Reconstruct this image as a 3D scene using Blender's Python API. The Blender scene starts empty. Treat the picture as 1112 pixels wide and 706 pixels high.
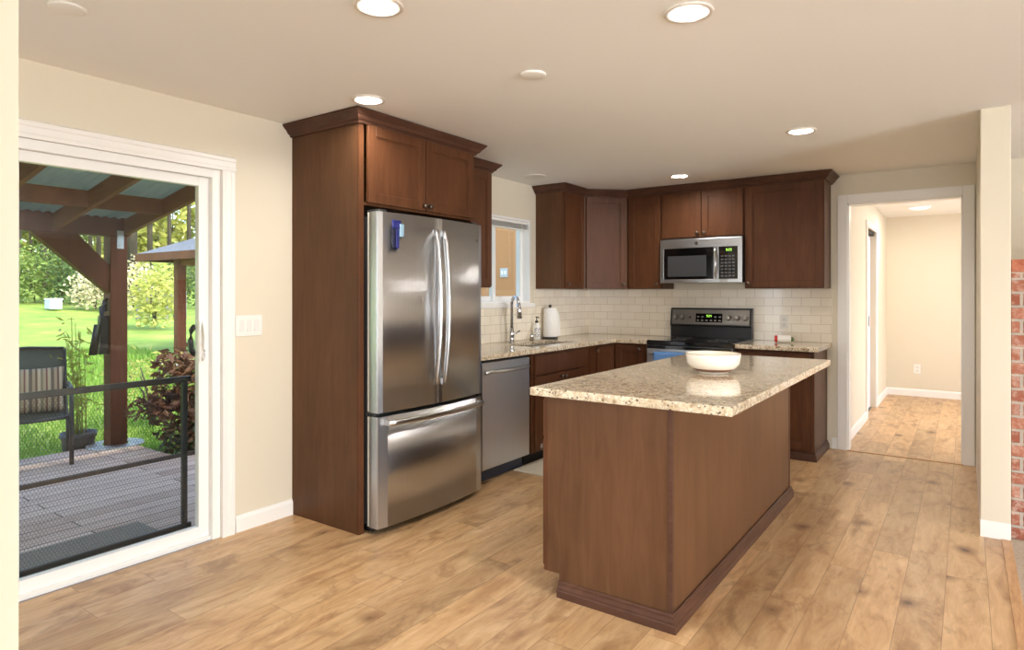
import bpy, bmesh, math, random
from mathutils import Matrix, Vector
R_ = math.radians
C = bpy.context.scene.collection
scene = bpy.context.scene

# ------------------------------------------------------------------ camera
YAW = math.atan(493.0 / 696.0)
cam_d = bpy.data.cameras.new('camera')
cam = bpy.data.objects.new('camera', cam_d); C.objects.link(cam)
cam.location = (0, 0, 1.36)
cam.rotation_euler = (math.pi / 2, 0, YAW)
cam_d.sensor_fit = 'HORIZONTAL'; cam_d.sensor_width = 36.0
cam_d.lens = 696.0 / 1112.0 * 36.0
cam_d.shift_y = -(353 - 319.5) / 1112.0
cam_d.clip_start = 0.02; cam_d.clip_end = 400
scene.camera = cam

# ------------------------------------------------------------------ world, sun, exposure
SKY = 0.85
SUN = 3.8
FILL = 540.0
LAMP = 10.0
world = bpy.data.worlds.new('world'); scene.world = world; world.use_nodes = True
wn = world.node_tree.nodes; wl = world.node_tree.links
bg = wn['Background']; bg.inputs[1].default_value = SKY
sky = wn.new('ShaderNodeTexSky'); sky.sky_type = 'NISHITA'; sky.sun_disc = False
sky.sun_elevation = R_(48); sky.sun_rotation = R_(98); sky.air_density = 1.0; sky.dust_density = 2.0
wl.new(sky.outputs[0], bg.inputs[0])
sd = bpy.data.lights.new('sun', 'SUN'); sd.energy = SUN; sd.angle = R_(1.0); sd.color = (1.0, 0.93, 0.78)
so = bpy.data.objects.new('sun', sd); C.objects.link(so)
so.rotation_euler = Vector((0.80, 0.03, 0.78)).to_track_quat('Z', 'Y').to_euler()
def area(name, loc, direction, sx, sy, power, color=(1, 1, 1), shape='RECTANGLE'):
    d = bpy.data.lights.new(name, 'AREA'); d.shape = shape; d.size = sx; d.size_y = sy
    d.energy = power; d.color = color
    o = bpy.data.objects.new(name, d); C.objects.link(o); o.location = loc
    o.rotation_euler = Vector(direction).to_track_quat('-Z', 'Z').to_euler()
    return o
# added fill lamps at unseen openings of the rooms and hall, imitating daylight
area('rear_opening_fill', (2.2, -5.30, 1.20), (0, 1, .3), 5.6, 1.9, FILL * 0.62, (0.90, 0.97, 1.08))
area('right_opening_fill', (6.75, 1.0, 1.20), (-1, 0, .38), 5.6, 1.9, FILL * 1.65, (0.90, 0.97, 1.08))
area('left_room_opening_fill', (-3.36, -1.9, 1.3), (1, 0, 0), 1.8, 1.6, FILL * .12, (0.90, 0.97, 1.08))
area('hall_opening_fill', (2.30, 8.2, 1.4), (-1, 0, 0), 1.6, 1.5, FILL * .10, (0.90, 0.97, 1.08))
vs = scene.view_settings
vs.view_transform = 'Standard'; vs.look = 'None'; vs.gamma = 1.0; vs.exposure = 0.08
try: vs.use_curve_mapping = False
except Exception: pass
scene.cycles.use_denoising = True
scene.cycles.max_bounces = 10; scene.cycles.diffuse_bounces = 6; scene.cycles.glossy_bounces = 4
scene.cycles.transparent_max_bounces = 24; scene.cycles.sample_clamp_indirect = 6.0
scene.cycles.caustics_reflective = False; scene.cycles.caustics_refractive = False

# ------------------------------------------------------------------ materials
def s2l(c):
    return tuple(((v / 255.0) / 12.92 if v / 255.0 <= 0.04045 else ((v / 255.0 + 0.055) / 1.055) ** 2.4) for v in c)
def rgba(c): return (*s2l(c), 1.0)
class NT:
    def __init__(s, name):
        s.m = bpy.data.materials.new(name); s.m.use_nodes = True
        s.t = s.m.node_tree; s.n = s.t.nodes; s.p = s.n['Principled BSDF']; s.out = s.n['Material Output']
    def node(s, ty, ins=None, **kw):
        n = s.n.new(ty)
        for k, v in kw.items(): setattr(n, k, v)
        for k, v in (ins or {}).items(): s.set(n.inputs[k], v)
        return n
    def set(s, sock, v):
        if isinstance(v, bpy.types.NodeSocket): s.t.links.new(v, sock)
        else: sock.default_value = v
    def coord(s, scale=(1, 1, 1), rot=(0, 0, 0), loc=(0, 0, 0), kind='Object'):
        tc = s.node('ShaderNodeTexCoord')
        mp = s.node('ShaderNodeMapping', {'Vector': tc.outputs[kind], 'Scale': scale, 'Rotation': rot, 'Location': loc})
        return mp.outputs[0]
    def noise(s, vec, scale=5.0, detail=3.0, rough=0.5, dist=0.0):
        n = s.node('ShaderNodeTexNoise', {'Vector': vec, 'Scale': scale, 'Detail': detail, 'Roughness': rough, 'Distortion': dist})
        return n.outputs[0]
    def ramp(s, fac, stops, interp='LINEAR'):
        n = s.node('ShaderNodeValToRGB', {'Fac': fac}); cr = n.color_ramp; cr.interpolation = interp
        while len(cr.elements) < len(stops): cr.elements.new(0.5)
        for e, (p, c) in zip(cr.elements, stops):
            e.position = p; e.color = c if len(c) == 4 else (*c, 1)
        return n.outputs[0]
    def mix(s, fac, a, b, blend='MIX'):
        n = s.n.new('ShaderNodeMix'); n.data_type = 'RGBA'; n.blend_type = blend
        s.set(n.inputs[0], fac); s.set(n.inputs[6], a); s.set(n.inputs[7], b)
        return n.outputs[2]
    def math(s, op, a, b=0.0, c=None):
        n = s.n.new('ShaderNodeMath'); n.operation = op
        s.set(n.inputs[0], a); s.set(n.inputs[1], b)
        if c is not None: s.set(n.inputs[2], c)
        return n.outputs[0]
    def bump(s, h, strength=0.2, dist=0.01):
        n = s.node('ShaderNodeBump', {'Height': h, 'Strength': strength, 'Distance': dist})
        s.t.links.new(n.outputs[0], s.p.inputs['Normal'])
    def base(s, v): s.set(s.p.inputs['Base Color'], v)
    def f(s, **kw):
        for k, v in kw.items(): s.set(s.p.inputs[k.replace('_', ' ')], v)
        return s.m
def plain(name, c, rough=0.5, metal=0.0, **kw):
    t = NT(name); t.base(rgba(c)); t.f(Roughness=rough, Metallic=metal, **kw); return t.m
def mottled(name, c1, c2, scale=6.0, rough=0.6, bump=0.0, metal=0.0, stretch=(1, 1, 1), **kw):
    t = NT(name); v = t.coord(stretch); n = t.noise(v, scale, 4, 0.6)
    t.base(t.ramp(n, [(0.3, rgba(c1)), (0.7, rgba(c2))])); t.f(Roughness=rough, Metallic=metal, **kw)
    if bump: t.bump(n, bump, 0.01)
    return t.m
M = {}
def wall_paint(name, c):
    t = NT(name); v = t.coord(); n = t.noise(v, 160, 2, 0.5)
    big = t.noise(v, 0.7, 2, 0.5)
    t.base(t.ramp(big, [(0.3, rgba(c)), (0.7, rgba(tuple(x - 3 for x in c)))]))
    t.f(Roughness=0.62); t.bump(n, 0.06, 0.002); return t.m
M['wall'] = wall_paint('cream_paint', (222, 213, 193))
M['ceiling'] = wall_paint('ceiling_paint', (245, 244, 241))
M['white'] = plain('white_trim_paint', (240, 238, 234), 0.35)
M['vinyl'] = plain('white_vinyl', (240, 240, 238), 0.3)
M['plastic_white'] = plain('white_plastic', (238, 236, 230), 0.35)

def dark_wood(name, a, b, c, rough=0.42, stretch=(1, 1, .12)):
    t = NT(name); v = t.coord(stretch)
    n1 = t.noise(v, 26, 5, 0.6, 0.6); n2 = t.noise(t.coord((1, 1, .5)), 3.0, 3, 0.5)
    g = t.ramp(n1, [(0.25, rgba(a)), (0.55, rgba(b)), (0.8, rgba(c))])
    cloud = t.ramp(n2, [(0.3, (0.80, 0.80, 0.80)), (0.7, (1.1, 1.08, 1.05))])
    t.base(t.mix(1.0, g, cloud, 'MULTIPLY')); t.f(Roughness=rough, Specular_IOR_Level=0.17)
    t.bump(n1, 0.04, 0.002); return t.m
M['wood'] = dark_wood('stained_cabinet_wood', (80, 49, 30), (91, 57, 36), (103, 66, 43))
M['panel'] = dark_wood('stained_panel_wood', (87, 59, 38), (96, 66, 44), (104, 73, 50), 0.38)
M['mould'] = dark_wood('stained_moulding_wood', (74, 48, 36), (84, 57, 44), (96, 66, 52), 0.42, (.3, .3, 1))
M['bronze'] = plain('dark_pewter', (104, 92, 82), .32, .9)
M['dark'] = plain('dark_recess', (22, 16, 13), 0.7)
M['black'] = plain('black_plastic', (20, 20, 21), 0.35)
M['black_gloss'] = plain('black_glass', (9, 9, 10), 0.08, Coat_Weight=0.5)
M['charcoal'] = plain('charcoal_enamel', (52, 53, 55), 0.4)

def steel(name, c, rough, stretch):
    t = NT(name); v = t.coord(stretch); n = t.noise(v, 60, 4, 0.6)
    t.base(t.ramp(n, [(0.3, rgba(tuple(x - 3 for x in c))), (0.7, rgba(tuple(x + 3 for x in c)))]))
    t.set(t.p.inputs['Roughness'], t.ramp(n, [(0.2, (rough - .02,) * 3), (0.8, (rough + .02,) * 3)]))
    t.f(Metallic=1.0); return t.m
M['steel'] = steel('brushed_stainless', (200, 202, 205), 0.31, (1, 3, .02))
M['steel_h'] = steel('brushed_stainless_across', (198, 199, 200), 0.29, (.05, .05, 8))
M['chrome'] = plain('chrome', (205, 205, 206), 0.12, 1.0)
M['nickel'] = plain('satin_nickel', (170, 164, 156), 0.28, 1.0)
M['door_side'] = plain('grey_painted_door_edge', (206, 208, 198), 0.45)

# floor: wide oak laminate planks running away from the camera
def plank_floor(name, across=0.161, length=1.25):
    t = NT(name); tc = t.node('ShaderNodeTexCoord')
    sep = t.node('ShaderNodeSeparateXYZ', {0: tc.outputs['Object']})
    px_ = t.math('ADD', sep.outputs[0], 0.722)
    row = t.math('FLOOR', t.math('DIVIDE', px_, across))
    wn_ = t.node('ShaderNodeTexWhiteNoise', {'W': row}, noise_dimensions='1D')
    y = t.math('ADD', sep.outputs[1], t.math('MULTIPLY', wn_.outputs[0], length))
    cell = t.math('FLOOR', t.math('DIVIDE', y, length))
    idv = t.node('ShaderNodeCombineXYZ', {0: row, 1: cell, 2: 3.3})
    rnd = t.node('ShaderNodeTexWhiteNoise', {'Vector': idv.outputs[0]}, noise_dimensions='3D')
    r1 = rnd.outputs['Value']
    off = t.math('MULTIPLY', r1, 37.0)
    v = t.node('ShaderNodeCombineXYZ', {0: t.math('ADD', sep.outputs[0], off), 1: t.math('ADD', sep.outputs[1], off), 2: off}).outputs[0]
    vg = t.node('ShaderNodeMapping', {'Vector': v, 'Scale': (5.5, 1.1, 1)}).outputs[0]
    grain = t.noise(vg, 2.6, 5, 0.6, 0.9)
    vb = t.node('ShaderNodeMapping', {'Vector': v, 'Scale': (3.2, 1.6, 1)}).outputs[0]
    blotch = t.noise(vb, 1.5, 5, 0.68, 0.9)
    vf = t.node('ShaderNodeMapping', {'Vector': v, 'Scale': (60, 2.5, 1)}).outputs[0]
    fine = t.noise(vf, 4.0, 4, 0.6, 0.3)
    col = t.ramp(grain, [(0.25, rgba((164, 122, 82))), (0.42, rgba((194, 156, 113))), (0.58, rgba((207, 172, 129))), (0.78, rgba((222, 192, 150)))])
    ringv = t.math('SINE', t.math('MULTIPLY', t.noise(vg, 1.3, 2, 0.4, 0.5), 95.0))
    col = t.mix(0.30, col, t.ramp(ringv, [(0.0, (0.86, 0.84, 0.80)), (0.45, (1.0, 1.0, 1.0)), (1.0, (1.05, 1.05, 1.04))]), 'MULTIPLY')
    col = t.mix(t.ramp(blotch, [(0.54, (0, 0, 0)), (0.66, (0.6,) * 3), (0.76, (0.8,) * 3)]), col, rgba((142, 104, 70)))
    # knots: scattered dark spots with a smoky halo
    vk = t.node('ShaderNodeMapping', {'Vector': v, 'Scale': (2.4, 1.9, 1)}).outputs[0]
    vkd = t.mix(0.10, vk, t.node('ShaderNodeTexNoise', {'Vector': v, 'Scale': 9.0}).outputs['Color'], 'ADD')
    vor = t.node('ShaderNodeTexVoronoi', {'Vector': vkd, 'Scale': 1.25})
    kd = vor.outputs['Distance']
    col = t.mix(t.ramp(kd, [(0.03, (0.75,) * 3), (0.24, (0, 0, 0))], 'EASE'), col, rgba((124, 86, 56)))
    col = t.mix(t.ramp(kd, [(0.03, (0.9,) * 3), (0.085, (0, 0, 0))]), col, rgba((78, 50, 34)))
    # per plank tone
    tone = t.ramp(r1, [(0.0, (0.84, 0.83, 0.81)), (0.5, (0.99, 0.99, 0.99)), (1.0, (1.09, 1.07, 1.04))])
    col = t.mix(1.0, col, tone, 'MULTIPLY')
    col = t.mix(0.30, col, t.ramp(fine, [(0.3, (0.72, 0.70, 0.68)), (0.7, (1.12, 1.12, 1.12))]), 'MULTIPLY')
    # seams
    fx = t.math('ABSOLUTE', t.math('SUBTRACT', t.math('FRACT', t.math('DIVIDE', px_, across)), 0.5))
    fy = t.math('ABSOLUTE', t.math('SUBTRACT', t.math('FRACT', t.math('DIVIDE', y, length)), 0.5))
    seam = t.math('MAXIMUM', t.math('GREATER_THAN', fx, 0.5 - 0.0016 / across), t.math('GREATER_THAN', fy, 0.5 - 0.0014 / length))
    col = t.mix(t.math('MULTIPLY', seam, 0.55), col, rgba((112, 78, 50)))
    t.base(col); t.set(t.p.inputs['Roughness'], t.ramp(fine, [(0.2, (0.36,) * 3), (0.8, (0.46,) * 3)]))
    t.f(Coat_Weight=0.12, Coat_Roughness=0.25)
    t.bump(t.math('SUBTRACT', t.math('MULTIPLY', fine, 0.25), seam), 0.12, 0.002)
    return t.m
M['floor'] = plank_floor('oak_plank_floor')
M['strip'] = mottled('oak_strip', (178, 132, 90), (205, 164, 118), 9, 0.4, stretch=(8, 1, 1))

def granite(name):
    t = NT(name); v = t.coord()
    a = t.noise(v, 30, 6, 0.74, 0.6); b = t.noise(v, 95, 4, 0.7); vor = t.node('ShaderNodeTexVoronoi', {'Vector': v, 'Scale': 120.0})
    big = t.noise(v, 7, 3, 0.6, 1.0)
    col = t.ramp(a, [(0.30, rgba((136, 114, 90))), (0.42, rgba((188, 168, 140))), (0.52, rgba((214, 198, 172))), (0.66, rgba((230, 218, 196))), (0.8, rgba((200, 182, 154)))])
    col = t.mix(t.ramp(big, [(0.45, (0, 0, 0)), (0.7, (0.4,) * 3)]), col, rgba((168, 142, 108)))
    col = t.mix(t.ramp(b, [(0.35, (0.85,) * 3), (0.41, (0, 0, 0))]), col, rgba((84, 66, 54)))
    sp = t.node('ShaderNodeSeparateColor', {0: vor.outputs['Color']})
    col = t.mix(t.math('MULTIPLY', t.math('GREATER_THAN', sp.outputs[0], 0.93), 0.8), col, rgba((70, 52, 44)))
    col = t.mix(t.math('MULTIPLY', t.math('LESS_THAN', sp.outputs[1], 0.10), 0.7), col, rgba((240, 232, 216)))
    t.base(col); t.f(Roughness=0.09, Coat_Weight=0.35, Coat_Roughness=0.03); return t.m
M['granite'] = granite('speckled_granite')

def tiles(name, axis):
    t = NT(name); tc = t.node('ShaderNodeTexCoord'); sep = t.node('ShaderNodeSeparateXYZ', {0: tc.outputs['Object']})
    v = t.node('ShaderNodeCombineXYZ', {0: sep.outputs[axis], 1: t.math('SUBTRACT', sep.outputs[2], 0.932), 2: 0.0}).outputs[0]
    br = t.node('ShaderNodeTexBrick', {'Vector': v, 'Color1': rgba((238, 227, 208)), 'Color2': rgba((246, 237, 220)), 'Mortar': rgba((200, 184, 162)), 'Scale': 1.0,
                'Mortar Size': 0.0016, 'Mortar Smooth': 0.1, 'Brick Width': 0.162, 'Row Height': 0.0792})
    br.offset = 0.5
    t.base(br.outputs['Color']); t.f(Roughness=0.16, Coat_Weight=0.2)
    t.bump(t.math('SUBTRACT', 1.0, br.outputs['Fac']), 0.5, 0.002); return t.m
M['tile_x'] = tiles('cream_subway_tiles', 0); M['tile_y'] = tiles('cream_subway_tiles_side', 1)

def red_brick(name):
    t = NT(name); tc = t.node('ShaderNodeTexCoord'); sep = t.node('ShaderNodeSeparateXYZ', {0: tc.outputs['Object']})
    v = t.node('ShaderNodeCombineXYZ', {0: t.math('ADD', sep.outputs[0], sep.outputs[1]), 1: sep.outputs[2], 2: 0.0}).outputs[0]
    br = t.node('ShaderNodeTexBrick', {'Vector': v, 'Color1': rgba((138, 74, 54)), 'Color2': rgba((170, 106, 82)), 'Mortar': rgba((172, 162, 150)), 'Scale': 1.0,
                'Mortar Size': 0.009, 'Mortar Smooth': 0.3, 'Brick Width': 0.21, 'Row Height': 0.076})
    n = t.noise(v, 40, 4, 0.7); w = t.noise(v, 22, 4, 0.7)
    col = t.mix(t.ramp(w, [(0.46, (0, 0, 0)), (0.62, (0.6,) * 3)]), br.outputs['Color'], rgba((206, 178, 162)))
    t.base(col); t.f(Roughness=0.85)
    t.bump(t.math('SUBTRACT', t.math('MULTIPLY', n, 0.4), br.outputs['Fac']), 0.8, 0.008); return t.m
M['brick'] = red_brick('red_brick_masonry')
M['ring'] = plain('grey_ring_print', (86, 86, 88), .3); M['key_print'] = plain('pale_key_print', (150, 150, 146), .4)
M['ring_shaded'] = plain('shaded_trim_ring', (222, 214, 203), .4)  # trim ring darkened in its colour for the shade on the recessed bevel
M['carpet'] = mottled('speckled_beige_carpet', (150, 134, 116), (206, 192, 172), 220, 0.95, 0.6)

def glass(name, tint=(0.97, 0.99, 0.98)):
    t = NT(name); t.n.remove(t.p)
    tr = t.node('ShaderNodeBsdfTransparent', {'Color': (*tint, 1)}); gl = t.node('ShaderNodeBsdfGlossy', {'Roughness': 0.0, 'Color': (1, 1, 1, 1)})
    geo = t.node('ShaderNodeNewGeometry')
    ior = t.math('ADD', 1.35, t.math('MULTIPLY', geo.outputs['Backfacing'], 1 / 1.35 - 1.35))
    fr = t.node('ShaderNodeFresnel', {'IOR': ior})
    mx = t.node('ShaderNodeMixShader', {0: fr.outputs[0], 1: tr.outputs[0], 2: gl.outputs[0]})
    t.t.links.new(mx.outputs[0], t.out.inputs[0]); return t.m
M['glass'] = glass('window_glass')
def lamp_mat(name, c, strength):
    t = NT(name); t.base((*c, 1)); t.set(t.p.inputs['Emission Color'], (*c, 1)); t.f(Emission_Strength=strength, Roughness=0.5); return t.m
M['lens'] = lamp_mat('lit_lens', (1.0, 0.96, 0.88), 1.1)
M['digit'] = lamp_mat('green_display', (0.55, 0.9, 0.15), 0.8)
M['ceramic'] = mottled('cream_ceramic', (244, 238, 226), (238, 230, 216), 4, 0.18, Coat_Weight=0.4)
M['ceramic_line'] = plain('brown_glaze_line', (128, 92, 72), 0.3)
M['towel'] = mottled('blue_towel', (84, 128, 186), (110, 154, 208), 90, 0.95, 0.5)
M['paper'] = mottled('paper_towel', (246, 244, 240), (236, 234, 230), 60, 0.95, 0.3)
M['red'] = plain('red_plastic', (190, 40, 30), 0.4)
M['green'] = plain('green_plastic', (90, 120, 60), 0.5)
M['blue'] = plain('navy_plastic', (36, 42, 118), 0.4)
M['lightblue'] = plain('pale_blue_plastic', (150, 186, 210), 0.35)
M['label_ink'] = plain('dark_label_print', (70, 66, 92), 0.6)
M['rug'] = mottled('cream_rug', (206, 196, 176), (226, 218, 200), 80, 0.95, 0.5)
# outdoors
M['redwood'] = dark_wood('stained_post_wood', (92, 54, 34), (108, 64, 42), (124, 78, 52), 0.55)
M['rafter'] = dark_wood('stained_rafter_wood', (112, 68, 34), (132, 82, 44), (150, 98, 58), 0.6, (.12, 1, 1))
def deck_mat():
    t = NT('weathered_deck_boards'); tc = t.node('ShaderNodeTexCoord'); sep = t.node('ShaderNodeSeparateXYZ', {0: tc.outputs['Object']})
    v = t.node('ShaderNodeCombineXYZ', {0: sep.outputs[1], 1: sep.outputs[0], 2: 0.0}).outputs[0]
    br = t.node('ShaderNodeTexBrick', {'Vector': v, 'Color1': rgba((206, 178, 160)), 'Color2': rgba((238, 216, 200)), 'Mortar': rgba((48, 42, 38)), 'Scale': 1.0,
                'Mortar Size': 0.004, 'Brick Width': 1.7, 'Row Height': 0.14})
    n = t.noise(t.node('ShaderNodeMapping', {'Vector': v, 'Scale': (1.5, 18, 1)}).outputs[0], 4, 5, 0.65)
    col = t.mix(0.7, br.outputs['Color'], t.ramp(n, [(0.25, rgba((150, 128, 118))), (0.5, rgba((226, 218, 214))), (0.75, rgba((255, 255, 255)))]), 'MULTIPLY')
    t.base(col); t.f(Roughness=0.85); t.bump(t.math('SUBTRACT', n, br.outputs['Fac']), 0.4, 0.005); return t.m
M['deck'] = deck_mat()
M['deck_trim'] = mottled('old_trim_board', (66, 54, 46), (96, 82, 72), 12, 0.9)
def lawn_mat():
    t = NT('sunlit_lawn'); v = t.coord(); a = t.noise(v, 1.1, 4, 0.6); b = t.noise(v, 40, 4, 0.7)
    c = t.ramp(a, [(0.3, rgba((98, 130, 44))), (0.55, rgba((132, 154, 56))), (0.75, rgba((162, 172, 82)))])
    t.base(t.mix(0.5, c, t.ramp(b, [(0.3, (0.6, 0.62, 0.5)), (0.7, (1.2, 1.2, 1.1))]), 'MULTIPLY')); t.f(Roughness=0.9); t.bump(b, 0.6, 0.03); return t.m
M['lawn'] = lawn_mat()
def leaf(name, c1, c2, transl=0.35):
    t = NT(name); n = t.noise(t.coord(), 2.2, 4, 0.7)
    col = t.ramp(n, [(0.3, rgba(c1)), (0.7, rgba(c2))]); t.base(col); t.f(Roughness=0.6)
    tr = t.node('ShaderNodeBsdfTranslucent', {'Color': col})
    mx = t.node('ShaderNodeMixShader', {0: transl, 1: t.p.outputs[0], 2: tr.outputs[0]})
    t.t.links.new(mx.outputs[0], t.out.inputs[0]); return t.m
M['leaf_dark'] = leaf('conifer_needles', (46, 74, 36), (96, 122, 60))
M['leaf_mid'] = leaf('shrub_leaves', (70, 100, 44), (150, 170, 78))
M['leaf_yellow'] = leaf('sunlit_yellow_leaves', (158, 170, 72), (222, 214, 130), 0.5)
M['leaf_straw'] = leaf('straw_leaves', (176, 166, 128), (224, 214, 176), .3)
M['leaf_red'] = leaf('bronze_red_leaves', (98, 56, 44), (150, 116, 84))
M['leaf_bamboo'] = leaf('bamboo_leaves', (150, 160, 60), (206, 204, 100))
M['leaf_big'] = leaf('bright_big_leaf', (84, 168, 40), (126, 206, 66), 0.4)
M['grass'] = leaf('grass_blades', (96, 138, 46), (140, 174, 66), 0.4)
M['flower'] = plain('orange_red_petals', (206, 74, 34), 0.6)
M['bark'] = mottled('tree_bark', (46, 38, 32), (86, 76, 66), 8, 0.95, 0.8, stretch=(3, 3, .5))
M['shingle'] = mottled('grey_shingles', (76, 80, 86), (108, 112, 118), 14, 0.9, 0.5)
def corrugated():
    t = NT('translucent_corrugated_sheet'); n = t.noise(t.coord(), 5, 3, 0.6)
    col = t.ramp(n, [(0.3, rgba((136, 146, 138))), (0.7, rgba((168, 176, 168)))]); t.base(col); t.f(Roughness=0.45)
    tr = t.node('ShaderNodeBsdfTranslucent', {'Color': rgba((160, 172, 158))})
    mx = t.node('ShaderNodeMixShader', {0: 0.40, 1: t.p.outputs[0], 2: tr.outputs[0]})
    t.t.links.new(mx.outputs[0], t.out.inputs[0]); return t.m
M['corrugated'] = corrugated()
M['galv'] = plain('galvanised_plate', (190, 190, 186), 0.45, 0.7)
M['sling'] = mottled('grey_green_sling', (72, 82, 78), (88, 98, 92), 200, 0.8)
M['chair_metal'] = plain('dark_grey_tube', (58, 60, 62), 0.4, 0.3)
def stripes():
    t = NT('striped_cushion_fabric'); sep = t.node('ShaderNodeSeparateXYZ', {0: t.coord()})
    fr = t.math('FRACT', t.math('MULTIPLY', sep.outputs[0], 6.4))
    col = t.ramp(fr, [(0.0, rgba((170, 150, 122))), (0.14, rgba((108, 80, 62))), (0.24, rgba((196, 178, 148))), (0.38, rgba((136, 122, 98))), (0.5, rgba((178, 160, 130))), (0.62, rgba((124, 78, 64))), (0.7, rgba((186, 168, 140))), (0.85, rgba((104, 90, 76)))], 'CONSTANT')
    t.base(col); t.f(Roughness=0.9); return t.m
M['stripes'] = stripes()
M['pot'] = plain('charcoal_pot', (74, 78, 84), 0.6)
M['tan'] = plain('tan_stucco', (176, 124, 80), 0.8)
M['mesh'] = plain('black_wire', (28, 28, 28), 0.6)
M['bin'] = plain('pale_blue_bin', (190, 208, 226), 0.5)
M['fence'] = mottled('grey_fence_boards', (92, 92, 94), (130, 128, 126), 5, 0.9)
M['stone'] = mottled('pale_gravel', (150, 148, 144), (206, 202, 196), 30, 0.95, 0.6)
M['mat_grey'] = mottled('grey_doormat', (120, 112, 102), (150, 142, 130), 120, 0.95, 0.5)

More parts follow.
